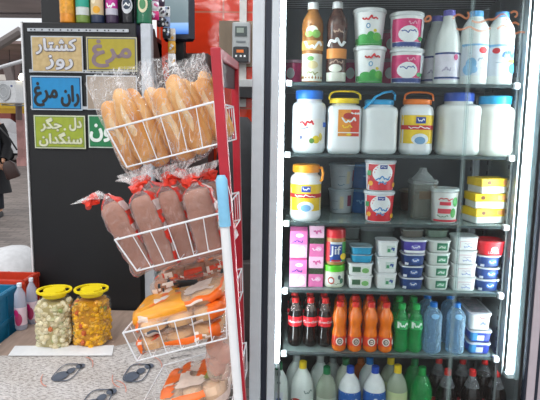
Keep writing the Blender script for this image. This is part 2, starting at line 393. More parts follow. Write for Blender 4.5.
def sheet(label, corners, z, M, seed, name='newspaper_sheet', cat='newspaper', group='newspaper sheets on the low table', curl=.0015):
    """corners given as points of the photograph on the tabletop plane"""
    c = [PZ(x, y, .40) for x, y in corners]; cen = sum(c, Vector())/4; n = 14; vs = []
    for j in range(n+1):
        for i in range(n+1):
            u, v = i/n, j/n; p = (c[0]*(1-u)+c[1]*u)*(1-v)+(c[3]*(1-u)+c[2]*u)*v
            q = noise.noise(Vector((p.x*7, p.y*7, seed)))
            vs.append((p.x-cen.x, p.y-cen.y, curl*(1+q)))
    fs = [(j*(n+1)+i, j*(n+1)+i+1, (j+1)*(n+1)+i+1, (j+1)*(n+1)+i) for j in range(n) for i in range(n)]
    k = len(vs); vs2 = vs+[(x, y, q-.0008) for x, y, q in vs]; fs2 = fs+[tuple(a+k for a in f[::-1]) for f in fs]
    t = thing(name, label, cat, (cen.x, cen.y, z), 0, group)
    MB().add(vs2, fs2, M).build('paper', t)
    return t
s1 = sheet('left newspaper sheet spread at the front of the low table', [(0, 356), (56, 356), (26, 412), (-70, 412)], .4005, NEWS, 1)
s2 = sheet('middle newspaper sheet with printed slate badge, creased, in front of the jars', [(50, 355), (87, 355), (112, 412), (10, 412)], .4022, NEWS, 2)
s3 = sheet('right newspaper sheet with printed slate badge, reaching under the bread rack', [(88, 353), (222, 322), (222, 412), (106, 412)], .4005, NEWS, 3)
s4 = sheet('blank white paper strip laid along the table before the pickle jars', [(15, 347), (114, 346.5), (112, 357), (8, 357)], .4050, mat('#d9dadb', .7, var=.05), 4, 'paper_strip', 'paper', None)
def badge(t, px, py, s, rot, z=.007):
    c = PZ(px, py, .40) - Vector((t.location.x, t.location.y, 0)); mb = MB()
    def tr(vs): return [(c.x+(x*cos(rot)-y*sin(rot))*s, c.y+(x*sin(rot)+y*cos(rot))*s*2.1, z) for x, y in vs]
    ring = [(.95*math.copysign(abs(cos(a))**.55, cos(a)), .8*math.copysign(abs(sin(a))**.55, sin(a))) for a in [k*2*PI/32 for k in range(33)]]
    v, f = ribbon(ring, .1); mb.add(tr(v), f, slate)
    v, f = disc2d(-.25, -.35, .62, .42); mb.add(tr(v), f, slate)
    v, f = disc2d(.25, .15, .36, .3); mb.add(tr([(x, y) for x, y in v]), f, slate)
    v, f = disc2d(.75, .62, .4, .25); mb.add(tr(v), f, slate)
    for q in (-1, 1):
        arc = [(q*.3+1.7*cos(a), .1+1.45*sin(a)) for a in [(.3 if q > 0 else 3.4)+k*.1 for k in range(12)]]
        v, f = ribbon(arc, .06); mb.add(tr(v), f, coral)
    mb.build('printed_badge', t)
badge(s2, 67, 374, .046, .0); badge(s3, 137, 374, .048, -.0); badge(s2, 97, 402, .048, .05)
for k, (a, b) in enumerate([((183, 346), (212, 341)), ((179, 353), (206, 348)), ((170, 360), (190, 356))]):
    p0 = PZ(*a, .4); p1 = PZ(*b, .4); l0 = Vector((s3.location.x, s3.location.y, 0))
    r_ = random.Random(k); pts = [((p0+(p1-p0)*i/24-l0).x, (p0+(p1-p0)*i/24-l0).y+r_.uniform(-.01, .01)) for i in range(25)]
    hw = MB(); v, f = ribbon(pts, .004); hw.add([(x, y, .007) for x, y in v], f, DARK); hw.build('handwriting', s3)

# ------------------------------------------------------------ PICKLE JARS
def lump_fill(cols, R, Hh, seed, n=300):
    core = mat('#ab9c6c', .5) if seed == 3 else mat('#b87c00', .5)
    """chopped vegetables pressed against the jar wall"""
    r = random.Random(seed); mb = MB()
    mb.loft([(.006, R*.85, R*.85, 3), (Hh*.1, R*.93, R*.93, 3), (Hh*.86, R*.93, R*.93, 3), (Hh*.93, R*.6, R*.6, 2.4)], core, 20)
    for k in range(n):
        a = r.uniform(-PI*.62, PI*.62) if k % 5 else r.uniform(0, 2*PI); z = r.uniform(.03, .90)*Hh; s = r.uniform(.013, .024)
        rr = (R*.93 if z < Hh*.82 else R*.80); e = 2.8
        x = rr*math.copysign(abs(sin(a))**(2/e), sin(a)); y = -rr*math.copysign(abs(cos(a))**(2/e), cos(a))
        q = Matrix.Translation((x*.93, y*.93, z)) @ Matrix.Rotation(r.uniform(0, 3), 4, 'X') @ Matrix.Rotation(r.uniform(0, 3), 4, 'Z')
        M = cols[min(len(cols)-1, int(abs(r.gauss(0, 1))*1.5))]
        mb.loft([(-s*.6, s*.4, s*.35, 2), (-s*.25, s*.9, s*.6, 2), (s*.25, s*.8, s*.65, 2), (s*.6, s*.35, s*.3, 2)], M, 7, T=q)
    return mb
def pickle_jar(label, px, py, hpx, cols, seed):
    b = PZ(px, py, .40); R = .080; Hh = hpx*b.y/F*1.0
    t = thing('pickle_jar', label, 'jar', (b.x, b.y+R*.0, .4005), random.uniform(-.1, .1), 'big jars of pickles on the low table')
    lump_fill(cols, R, Hh*.9, seed).build('pickles', t)
    secs = [(0, R*.8, R*.8, 3), (.012, R, R, 3.2)]
    for k in range(7): z = .03+k*(Hh*.66)/6; secs += [(z, R*(1.03 if k % 2 else .985), R*(1.03 if k % 2 else .985), 3.2)]
    secs += [(Hh*.80, R*.98, R*.98, 3), (Hh*.88, R*.78, R*.78, 2.4), (Hh*.91, R*.60, R*.60, 2), (Hh*.95, R*.58, R*.58, 2)]
    MB().loft(secs, None, 28, mfun=lambda i: film('#eef4f2', .0, .14, .05, .15, 30)).build('glass_body', t)
    lid = MB().loft([(Hh*.90, R*.62, R*.62, 2), (Hh*.915, R*.66, R*.66, 2), (Hh*.985, R*.66, R*.66, 2), (Hh*1.0, R*.60, R*.60, 2)], mat('#e8cf16', .35, var=.05), 28); lid.build('lid', t)
    hb_ = MB(); yh = mat('#e8cf16', .35, var=.05); n = 40
    for z_ in (0,):
        rings = [(.42, .0), (.62, .0), (.97, .0), (.97, .008), (.62, .008), (.42, .008)]
        vs = []
        for k in range(n):      # flat plate with a grip slot left and right
            a = 2*PI*k/n; slot = abs(cos(a)) > .55
            for rr, zz in ((.0, 0), (.60 if slot else .60, 0), (.60, .008), (.0, .008)): vs.append((rr*R*cos(a), rr*R*sin(a), Hh*1.0+zz))
            for rr, zz in ((.86 if slot else .58, 0), (.99, 0), (.99, .008), (.86 if slot else .58, .008)): vs.append((rr*R*cos(a), rr*R*sin(a), Hh*1.0+zz))
        fs = []
        for k in range(n):
            q = (k+1) % n; A, B_ = k*8, q*8
            fs += [(A+1, B_+1, B_+2, A+2), (A+2, B_+2, B_+3, A+3)]
            fs += [(A+4, B_+4, B_+5, A+5), (A+5, B_+5, B_+6, A+6), (A+6, B_+6, B_+7, A+7), (A+7, B_+7, B_+4, A+4)]
        hb_.add(vs, fs, yh)
    hb_.build('carry_handle', t)
cauli = (mat('#cfc09a', .5, var=.2, scale=80), mat('#ddd3b2', .5), mat('#b9b48a', .5), mat('#c26a38', .5), mat('#8f9a5a', .5))
yellw = (mat('#d69a00', .4, var=.3, scale=80), mat('#e8a800', .4), mat('#c98600', .4), mat('#b8561c', .5), mat('#7c7c2a', .5))
pickle_jar('large jar of pale cauliflower pickles with yellow handled lid', 56.5, 343, 57, cauli, 3)
pickle_jar('large jar of bright yellow pickles with yellow handled lid', 93, 342, 57, yellw, 5)

# pink-label bottles at the left
def soda_tall(label, px, py, hpx, wpx):
    b = PZ(px, py, .40); Hh = hpx*b.y/F; R = wpx*b.y/F/2
    t = thing('drink_bottle', label, 'bottle', (b.x, b.y, .4005), 0, 'clear bottles beside the blue crate')
    secs = [(0, R*.8, R*.8, 2), (.01, R, R, 2), (Hh*.3, R*.97, R*.97, 2), (Hh*.55, R, R, 2), (Hh*.78, R*.85, R*.85, 2), (Hh*.9, R*.35, R*.35, 2), (Hh*.96, R*.33, R*.33, 2)]
    MB().loft(secs, film('#c9cfe0', .45, .8, .1, .3, 40), 18).build('bottle_body', t)
    lb = MB(); marks(lb, secs, [('band', .12, .5, mat('#d9c2cc', .4)), ('ell', 0, .25, .6, .14, mat('#b03a62', .4)), ('ell', -.3, .38, .4, .08, MAG)], R, Hh); lb.build('label_wrap', t)
    MB().loft([(Hh*.93, R*.4, R*.4, 2), (Hh, R*.4, R*.4, 2)], mat('#dfe4ee', .4), 14).build('bottle_cap', t)
soda_tall('clear bottle with pink and white label next to the blue crate', 21.5, 329, 50, 12.5)
soda_tall('clear bottle with pink label between its twin and the black panel', 33, 323, 49, 11)

# ------------------------------------------------------------ CRATES, SACK
def crate(label, loc, d, M, rz=0):
    t = thing('plastic_crate', label, 'crate', loc, rz); W, D, Hh = d; mb = MB()
    mb.box((0, 0, .006), (W, D, .012), M)
    for s in (-1, 1):
        mb.box((0, s*(D/2-.006), Hh/2), (W, .012, Hh), M); mb.box((s*(W/2-.006), 0, Hh/2), (.012, D, Hh), M)
        for z in (.03, Hh*.5, Hh-.012): mb.box((0, s*D/2, z), (W+.02, .016, .02), M).box((s*W/2, 0, z), (.016, D+.02, .02), M)
        for k in range(6): mb.box(((k-2.5)*W/5.2, s*D/2, Hh/2), (.012, .012, Hh), M).box((s*W/2, (k-2.5)*D/5.2, Hh/2), (.012, .012, Hh), M)
    mb.build('crate_shell', t); return t
bc = mat('#1a6f93', .4, var=.1)
crate('upper blue plastic crate at the left end of the low table', (-1.60, 2.46, .302), (.46, .50, .30), bc)
crate('lower blue plastic crate, under the other one', (-1.60, 2.46, 0), (.46, .50, .30), bc)
crate('orange red plastic crate standing behind the blue ones', (-1.55, 2.825, 0), (.40, .16, .615), mat('#c23a22', .4, var=.1))
o = MB().box((0, 0, .0), (.12, .07, .012), mat('#e6e6e8', .4), .004).box((.0, -.02, .008), (.09, .02, .006), RED)
tag(o.build('white_packet', None, loc=(-1.47, 2.36, .612)), 'small white and red packet lying in the blue crate', 'packet')
o = MB()
def sackd(p, k): return p+Vector((.03*noise.noise(p*6), .03*noise.noise(p*6+Vector((3, 0, 0))), .03*noise.noise(p*5)))
o.loft([(0, .2, .2, 3), (.04, .30, .26, 3), (.30, .31, .28, 2.6), (.44, .29, .26, 2.3), (.54, .22, .2, 2), (.60, .13, .12, 2), (.62, .04, .04, 2)], mat('#c9cacc', .6, var=.1, bump=.5, bscale=14), 32, disp=sackd)
tag(o.build('woven_sack', None, ang=80, loc=(-1.79, 3.45, 0)), 'full white sack standing on the paving behind the blue crate', 'sack')

# ------------------------------------------------------------ STREET
o = MB().loft([(0, .15, .17, 10), (.25, .15, .17, 10), (.26, .12, .14, 10), (2.9, .12, .14, 10)], mat('#b98a86', .5, var=.35, scale=3), 24)
o.build('wall_pillar', None, loc=(P(22.5, 140, 17).x, 17.0, 0), kind='structure')
car = thing('white_car', 'white car parked across the street behind the walking person', 'car', (P(-22, 140, 18.8).x, 18.8, 0), 0)
cp_ = mat('#dcdfe2', .25, coat=.5)
prof = [(-2.1, .32), (-2.15, .75), (-1.9, .92), (-1.1, 1.0), (-.55, 1.42), (.75, 1.45), (1.35, 1.02), (2.0, .92), (2.15, .7), (2.1, .32)]
MB().prism([(x, z) for x, z in prof][::-1], -.82, .82, cp_).build('car_body', car)
gl = mat('#5d6a72', .15)
for yy in (-.826, .826):
    MB().prism([(-.92, 1.02), (-.48, 1.34), (.05, 1.36), (.05, 1.02)][::-1], yy-.004, yy+.004, gl).build('side_window', car)
    MB().prism([(.12, 1.02), (.12, 1.36), (.68, 1.36), (1.1, 1.02)][::-1], yy-.004, yy+.004, gl).build('side_window', car)
for sx_ in (-1.3, 1.3):
    for yy in (-.78, .78):
        MB().loft([(-.1, .3, .3, 2), (-.08, .32, .32, 2), (.08, .32, .32, 2), (.1, .3, .3, 2)], BLACK, 24, T=Matrix.Translation((sx_, yy, .32)) @ Matrix.Rotation(PI/2, 4, 'X')).loft([(-.11, .18, .18, 2), (.11, .18, .18, 2)], STEEL, 16, T=Matrix.Translation((sx_, yy, .32)) @ Matrix.Rotation(PI/2, 4, 'X')).build('wheel', car)
MB().box((0, 0, .3), (3.9, 1.5, .12), BLACK).build('underbody', car)
# building across the street
plane('wall_far', [(-30, 24, 0), (-2, 24, 0), (-2, 24, 4.2), (-30, 24, 4.2)], mat('#a08c86', .7, var=.4, scale=.8), thick=.3)
sh = MB(); sh.box((-13.2, 23.6, 1.9), (3.0, .5, 1.2), mat('#7b3a34', .6)).box((-10.4, 23.6, 1.6), (1.8, .4, 3.2), mat('#4a3a38', .6)).box((-12.6, 23.55, 3.3), (4, .3, .5), mat('#c9c1b8', .6))
tag(sh.build('shop_shutter', None), 'dark red and grey shopfront across the street', 'shopfront')
aw = MB().prism([(0, 0), (2.2, 0), (2.2, .42), (0, .42)], 0, .15, mat('#e0b722', .5)); aw.prism([(0, -.12), (2.2, -.12), (2.2, 0), (0, 0)], .02, .13, mat('#c79a1c', .5))
a = P(-28, 108, 14); tag(aw.build('yellow_awning', None, loc=(a.x-.4, 14, a.z)), 'yellow shop sign board under the air conditioner', 'sign board')
# air conditioner
a = P(12, 104, 11.5)
ac = thing('air_conditioner', 'white outdoor air conditioner unit on brackets across the street', 'air conditioner', (a.x, 11.5, a.z), -.35)
acm = mat('#c9ccce', .4, var=.1)
MB().box((0, 0, .24), (.46, .24, .46), acm, .02).build('housing', ac)
MB().loft([(-.015, .17, .17, 2), (.015, .17, .17, 2)], mat('#9fa3a6', .4), 24, T=Matrix.Translation((-.06, -.125, .24)) @ Matrix.Rotation(PI/2, 4, 'X')).tube([(-.06+.17*cos(k*PI/12), -.142, .24+.17*sin(k*PI/12)) for k in range(24)], .006, acm, 5, True).tube([(-.06+.1*cos(k*PI/12), -.142, .24+.1*sin(k*PI/12)) for k in range(24)], .006, acm, 5, True).build('fan_grille', ac)
MB().box((.14, -.123, .36), (.05, .004, .03), NAVY).build('logo_plate', ac)
for s in (-.17, .17): MB().tube([(s, 1.0, -.02), (s, -.12, -.02)], .015, STEEL, 6).build('bracket', ac)
# market canopy: roof sheets with a gap of sky, beams, pipe
rm = mat('#8e8585', .6, var=.3, scale=2); 
def slab(name, px, Y0, Y1, py0, py1, M, th=.06):
    a = P(px[0], py0, Y0); b = P(px[1], py0, Y0); c = P(px[1], py1, Y1); d = P(px[0], py1, Y1)
    c.z = d.z; b.z = a.z
    return plane(name, [a, b, c, d], M, thick=th)
slab('ceiling_canopy', (-90, 150), 5.0, 9.0, -30, 8, mat('#a8a0a2', .6, var=.2, scale=2))
a = P(-80, 14, 9); b = P(150, 14, 9)
MB().tube([(a.x, 9, a.z), (b.x, 9, a.z)], .05, mat('#a8a4a6', .5), 6).build('trim_1', kind='structure')
slab('ceiling_far', (-60, 40), 12.0, 20.0, 40, 72, mat('#8a7470', .7, var=.35, scale=1.5))
MB().tube([P(-30, 58, 11), P(0, 44, 11), P(21, 31, 11)], .10, mat('#6f6866', .6), 8).build('trim_2', kind='structure')
MB().tube([P(-30, 75, 10), P(0, 67.5, 10), P(24, 60.5, 10)], .035, mat('#c9ccd0', .4), 8).build('trim_3', kind='structure')
MB().tube([P(8, 66, 12), P(12, 80, 12), P(9, 92, 12)], .12, mat('#6a605e', .6), 8).tube([P(18, 62, 12), P(19, 120, 12)], .07, mat('#5a4a48', .6), 8).build('trim_4', kind='structure')
def lampy(px, py, Y, label):
    a = P(px, py, Y); t = thing('street_bulb', label, 'lamp', tuple(a), 0, 'bulbs under the market canopy')
    MB().loft([(-.07, .02, .02, 2), (-.05, .06, .06, 2), (.0, .07, .07, 2), (.05, .04, .04, 2), (.07, .03, .03, 2)], mat('#fff2d8', .4, emit=4), 14).build('bulb', t)
    MB().loft([(.07, .03, .03, 2), (.13, .03, .03, 2)], DARK, 10).tube([(0, 0, .12), (0, 0, .6)], .008, DARK, 5).build('socket', t)
lampy(22, 77, 11.4, 'glowing bulb right above the air conditioner beside the black panel')
lampy(10, 67, 13.0, 'smaller glowing bulb hanging under the light pipe')

for (x, y, lab) in ((-1.15, .5, 'nearer white fluorescent fitting, added unseen over the aisle for wall highlights'), (-1.5, -1.9, 'further white fluorescent fitting, added unseen over the aisle for wall highlights')):  # unseen lamps, added to put white highlights on the red tiled wall
    t = thing('added_ceiling_light', lab, 'lamp', (x, y, 2.72), 0, 'fluorescent fittings added out of view')
    MB().box((0, 0, .03), (1.25, .16, .06), mat('#d8dadc', .4), .01).build('fixture', t)
    MB().tube([(-.6, 0, -.022), (.6, 0, -.022)], .02, mat('#ffffff', .4, var=0, emit=22), 10).build('lamp_tube', t)
    for q in (-.4, .4): MB().tube([(q, 0, .06), (q, 0, 1.0)], .006, STEEL, 6).build('hanging_rod', t)

# ------------------------------------------------------------ PERSON (mostly beyond the left edge)
def skinned(pts, edges, rad, M, name, parent, sub=1):
    me = bpy.data.meshes.new(name); me.from_pydata(pts, edges, []); ob = bpy.data.objects.new(name, me); COL.objects.link(ob)
    md = ob.modifiers.new('Skin', 'SKIN'); md.use_smooth_shade = True
    for i, r in enumerate(rad): me.skin_vertices[0].data[i].radius = (r if isinstance(r, tuple) else (r, r)); 
    me.skin_vertices[0].data[0].use_root = True
    s = ob.modifiers.new('Sub', 'SUBSURF'); s.levels = sub; s.render_levels = sub
    bpy.context.view_layer.update()
    m2 = bpy.data.meshes.new_from_object(ob.evaluated_get(bpy.context.evaluated_depsgraph_get()))
    bpy.data.objects.remove(ob); m2.materials.clear(); m2.materials.append(M)
    for p in m2.polygons: p.use_smooth = True
    o = bpy.data.objects.new(name, m2); COL.objects.link(o); o.parent = parent; return o
hp = P(-11, 160, 8.0)
pr = thing('person', 'person in a long black coat walking past with brown handbag', 'person', (hp.x, 8.0, 0), .25)
skin = mat('#b98a6e', .5)
pts = [(0, 0, .92), (0, 0, 1.10), (0, 0, 1.32), (0, 0, 1.42), (0, -.02, 1.50), (0, -.02, 1.60),
       (.10, 0, .86), (.11, -.06, .47), (.11, .02, .08), (.11, -.13, .04), (-.10, 0, .86), (-.11, .10, .47), (-.11, .22, .11), (-.11, .10, .04),
       (.17, 0, 1.35), (.24, .03, 1.08), (.22, -.10, .86), (-.17, 0, 1.35), (-.24, .03, 1.08), (-.23, -.08, .84),
       (.22, -.13, .80), (-.23, -.11, .78)]
eds = [(0, 1), (1, 2), (2, 3), (3, 4), (4, 5), (0, 6), (6, 7), (7, 8), (8, 9), (0, 10), (10, 11), (11, 12), (12, 13), (2, 14), (14, 15), (15, 16), (2, 17), (17, 18), (18, 19), (16, 20), (19, 21)]
rad = [(.14, .1), (.13, .09), (.15, .1), .055, (.075, .09), (.07, .085), .085, .055, .038, .03, .085, .055, .038, .03, .05, .042, .03, .05, .042, .03, (.035, .02), (.035, .02)]
skinned(pts, eds, rad, skin, 'body', pr, 2)
for sx_, hy, hz in ((.22, -.15, .78), (-.23, -.13, .76)):
    fg = MB()
    for k in range(4):
        x = sx_-.03+k*.02; L = (.065, .075, .072, .055)[k]
        fg.tube([(x, hy, hz+.01), (x, hy-.012, hz-L*.5), (x, hy+.004, hz-L)], [.0095, .009, .007], skin, 6)
    fg.tube([(sx_-math.copysign(.035, sx_), hy, hz+.03), (sx_-math.copysign(.055, sx_), hy-.015, hz-.005), (sx_-math.copysign(.05, sx_), hy-.02, hz-.03)], [.011, .01, .008], skin, 6)
    fg.build('hand', pr)
fc = MB()
for s in (-.03, .03): fc.loft([(-.008, .01, .006, 2), (.008, .01, .006, 2)], WHITE, 8, T=Matrix.Translation((s, -.105, 1.575)))
fc.tube([(0, -.10, 1.575), (0, -.135, 1.535)], .012, skin, 6).tube([(-.025, -.108, 1.50), (.025, -.108, 1.50)], .006, mat('#9a4a44'), 6)
fc.build('face', pr)
coat = mat('#0d0f15', .8, var=.3, bump=.3, bscale=12)
def fold(p, k): return p+Vector((0, .018*sin(k*1.4), 0))*max(0, (1.1-p.z))
MB().loft([(.36, .29, .25, 2.2), (.6, .25, .2, 2.2), (.9, .215, .155, 2.2), (1.1, .185, .135, 2.2), (1.3, .215, .13, 2.2), (1.40, .13, .1, 2)], coat, 30, disp=fold).build('coat', pr)
for s in (-1, 1):
    MB().tube([(s*.16, 0, 1.36), (s*.20, .01, 1.25), (s*.25, .03, 1.07), (s*.235, -.06, .92), (s*.225, -.10, .86)], [.07, .075, .065, .056, .058], coat, 12).build('sleeve', pr)
    MB().tube([(s*.10, 0, .84), (s*.11, -.06 if s > 0 else .1, .47), (s*.11, .02 if s > 0 else .2, .12)], [.1, .075, .06], mat('#20242c', .8), 12).build('trouser_leg', pr)
    MB().loft([(0, .05, .13, 2.4), (.04, .05, .13, 2.4), (.08, .04, .07, 2)], BLACK, 16, T=Matrix.Translation((s*.11, -.05 if s > 0 else .15, 0))).build('shoe', pr)
MB().loft([(1.36, .14, .12, 2), (1.42, .1, .1, 2), (1.5, .105, .115, 2), (1.6, .11, .125, 2), (1.67, .09, .1, 2), (1.70, .03, .04, 2)], mat('#12141a', .8), 20, T=Matrix.Translation((0, .022, 0))).build('headscarf', pr)
a = P(14.5, 178, 7.85)
hb = thing('handbag', 'brown leather handbag hanging at the walking person side', 'bag', (a.x, 7.85, a.z), .3)
MB().loft([(0, .08, .05, 4), (.02, .10, .055, 4), (.20, .09, .05, 4), (.26, .04, .03, 3)], mat('#38231f', .45, var=.2), 20, T=Matrix.Rotation(-.35, 4, 'Y')).build('bag_body', hb)
q = [P(-10, 122, 7.85), P(0, 128, 7.8), P(10, 139, 7.8), P(17, 150, 7.85)]
MB().tube([Matrix.Rotation(-.3, 4, 'Z') @ (p-a) for p in q], .012, BLACK, 6).build('bag_strap', hb)

# ------------------------------------------------------------ BACK OF SHOP: screen, meter, conduit
a = P(165, 2, 3.35)
mo = thing('monitor', 'dark framed screen on the counter before the red tiled wall', 'screen', (P(179, 20, 3.35).x, 3.35, P(176, 40, 3.35).z), -.12)
MB().box((0, 0, .15), (.19, .05, .32), mat('#1e2230', .4), .02).build('screen_frame', mo)
def screenmat():
    M = bpy.data.materials.new('screen'); M.use_nodes = True; n = M.node_tree; b = n.nodes['Principled BSDF']
    t = n.nodes.new('ShaderNodeTexCoord'); s_ = n.nodes.new('ShaderNodeSeparateXYZ'); r = n.nodes.new('ShaderNodeValToRGB')
    n.links.new(t.outputs['Generated'], s_.inputs[0]); n.links.new(s_.outputs['Z'], r.inputs[0])
    e = r.color_ramp.elements; e[0].position = 0; e[0].color = (*hx('#2c63b8'), 1); e[1].position = 1; e[1].color = (*hx('#3aa0e6'), 1)
    for p_, c_ in ((.12, '#6f9fe0'), (.24, '#8fb4e4'), (.27, '#66787f'), (.85, '#74858a'), (.9, '#2f9ae6')): k = e.new(p_); k.color = (*hx(c_), 1)
    b.inputs['Base Color'].default_value = (.02, .02, .02, 1); b.inputs['Roughness'].default_value = .2
    n.links.new(r.outputs[0], b.inputs['Emission Color']); b.inputs['Emission Strength'].default_value = .9; return M
MB().box((-.01, -.027, .155), (.15, .004, .25), screenmat()).build('display', mo)
MB().box((0, .03, -.06), (.05, .05, .12), BLACK).box((0, .03, -.125), (.16, .12, .012), BLACK, .004).build('stand', mo)
MB().box((-.60, 3.56, .93), (.24, .28, 1.86), mat('#3a2a28', .5)).build('cabinet', thing('back_cabinet', 'dark cabinet behind the counter carrying the screen', 'cabinet', (0, 0, 0)))
a = P(228.5, 64, 3.70); b = P(250, 66, 3.66)
MB().box(((a.x+b.x)/2-.02, 3.705, P(228, 44, 3.7).z), (.20, .02, .28), mat('#8a7a68', .7, var=.3, scale=12, stretch=(1, 1, .2)), .002)
wb = MB().box((0, 0, 0), (.22, .02, .29), mat('#8f7f6c', .7, var=.3, scale=12, stretch=(1, 1, .2)), .002)
tag(wb.build('wooden_board', None, loc=(P(236, 44, 3.7).x, 3.70, P(236, 44, 3.7).z)), 'rough wooden mounting board behind the electricity meter', 'board')
mt = thing('electricity_meter', 'grey and black electricity meter on the red tiled wall', 'meter', (P(241.5, 44, 3.66).x, 3.69, P(241.5, 64, 3.66).z))
MB().box((0, -.035, .13), (.115, .07, .255), mat('#aab1b2', .4), .01).build('casing', mt)
MB().box((0, -.042, .055), (.10, .075, .10), mat('#23282c', .35), .008).box((-.005, -.082, .075), (.045, .003, .018), ORG).box((-.03, -.082, .045), (.012, .003, .012), WHITE).box((0, -.082, .045), (.012, .003, .012), WHITE).box((.025, -.082, .045), (.012, .003, .012), WHITE).build('terminal_cover', mt)
MB().box((-.0, -.073, .20), (.075, .006, .06), mat('#3d4a4a', .3)).box((-.005, -.0765, .205), (.045, .003, .03), mat('#8d9c90', .3)).box((0, -.072, .135), (.06, .003, .012), mat('#70787c')).build('meter_display', mt)
cx_ = P(243, 10, 3.68)
cnd = MB().box((cx_.x, 3.70, 1.95), (.045, .03, .8), mat('#cfcfcb', .5))
tag(cnd.build('cable_duct', None), 'white plastic cable duct running to the meter', 'cable duct')
bx = MB().box((0, 0, 0), (.12, .1, .05), mat('#b9bdbd', .4), .006).box((0, -.02, -.06), (.13, .1, .07), BLACK, .006)
tag(bx.build('socket_box', None, loc=(P(244, 82, 3.6).x, 3.668, P(244, 83, 3.6).z)), 'grey and black socket box below the meter', 'electrical box')
cl = MB().loft([(0, .1, .1, 3), (.1, .13, .12, 3), (.6, .14, .12, 3), (.8, .10, .1, 2.4), (.86, .05, .05, 2)], mat('#202226', .6, var=.4, scale=14), 20)
tag(cl.build('dark_cover', None, loc=(-.28, 3.35, .62)), 'dark covered equipment behind the bread rack', 'equipment')
MB().box((-.28, 3.38, .31), (.34, .4, .62), mat('#3b3433', .6), .01).build('cabinet_body', thing('low_cabinet', 'low dark cabinet behind the bread rack posts', 'cabinet'))

# hanging snack strips beside the counter
r_ = random.Random(3)
for k, (px, y0, y1, Y) in enumerate(((155, -8, 20, 3.02), (161, -4, 27, 3.12), (166.5, 6, 38, 3.18), (172, 28, 66, 3.22))):
    a = P(px, y1, Y); b = P(px, y0, Y); t = thing('snack_strip', ['strip of magenta and white sachets nearest the green bottle', 'black patterned sachet strip second from the green bottle', 'dark checked sachet strip in front of the screen', 'white strip with yellow flower print hanging lowest by the screen'][k], 'snack strip', tuple(a), .25, 'sachet strips hanging beside the counter')
    n = 3; Hh = (b.z-a.z)/n
    mm = [(MAG, WHITE, mat('#caa0c0')), (DARK, WHITE, mat('#4a3a50')), (DARK, mat('#8fa0c0'), WHITE), (WHITE, mat('#e0a52a'), mat('#d8d0c4'))][k]
    for i in range(n):
        s_ = MB().loft([(i*Hh, .02, .002, 4), (i*Hh+.012, .022, .008, 3), (i*Hh+Hh*.5, .022, .011, 3), (i*Hh+Hh-.014, .022, .008, 3), (i*Hh+Hh-.002, .02, .002, 4)], mm[i % 3], 12)
        s2_ = [(z_, a_, b_, e_) for z_, a_, b_, e_ in [(i*Hh, .02, .002, 4), (i*Hh+.012, .022, .008, 3), (i*Hh+Hh*.5, .022, .011, 3), (i*Hh+Hh, .02, .002, 4)]]
        for q in range(5): 
            vs_, fs_ = disc2d(r_.uniform(-.013, .013), i*Hh+Hh*r_.uniform(.2, .8), .006, .008, 8)
            s_.add([on_front(s2_, x, z, .003) for x, z in vs_], fs_, mm[(i+1+q) % 3])
        s_.build('sachet', t)

exec_items = True

# ------------------------------------------------------------ FRIDGE
FX0, FX1 = -.052, .905        # inner side walls
S = [1.597, 1.338, 1.080, .818, .566, .165]
fr = thing('display_fridge', 'tall glass fronted display fridge full of drinks and dairy', 'fridge', (.42, 2.0, 0))
FO = Vector((.42, 2.0, 0))
def fb(mb, x0, x1, y0, y1, z0, z1, M, bev=0): return mb.box(((x0+x1)/2-FO.x, (y0+y1)/2-FO.y, (z0+z1)/2), (x1-x0, y1-y0, z1-z0), M, bev)
frm = mat('#c6ced3', .4, var=.05); inn = mat('#7b888c', .35, metal=.25, var=.25, scale=5); gask = mat('#1a2230', .5); rfrm = mat('#b3a9b0', .4, var=.05)
mb = MB(); fb(mb, -.12, -.078, 1.96, 2.62, 0, 2.15, frm, .004); mb.build('side_panel', fr)
mb = MB(); fb(mb, .960, 1.01, 1.975, 2.62, 0, 2.15, rfrm, .004); mb.build('side_panel', fr)
mb = MB(); fb(mb, FX0-.008, FX0, 2.03, 2.56, .12, 1.97, inn); fb(mb, FX1, FX1+.012, 2.03, 2.56, .12, 1.97, inn)
fb(mb, FX0, FX1, 2.545, 2.56, .12, 1.97, mat('#566165', .4, metal=.1, var=.35, scale=4)); fb(mb, FX0, FX1, 2.03, 2.56, .13, .163, inn); mb.build('inner_liner', fr)
mb = MB(); fb(mb, FX0, FX1, 2.03, 2.56, 1.955, 1.985, mat('#7d868a', .4))
for k in range(26): fb(mb, FX0+.01, FX1-.01, 2.06+k*.018, 2.066+k*.018, 1.948, 1.955, DARK if k % 2 else mat('#a8b0b2', .3))
mb.build('air_grille', fr)
for k in range(12): pass
mb = MB(); fb(mb, -.075, .958, 1.972, 2.03, 1.915, 2.15, mat('#b5a791', .5)); mb.build('header_panel', fr)
mb = MB(); fb(mb, -.075, .958, 1.99, 2.6, 0, .125, mat('#3a4044', .5)); 
for k in range(10): fb(mb, -.03, FX1, 1.985, 1.992, .02+k*.01, .025+k*.01, DARK)
mb.build('base_panel', fr)
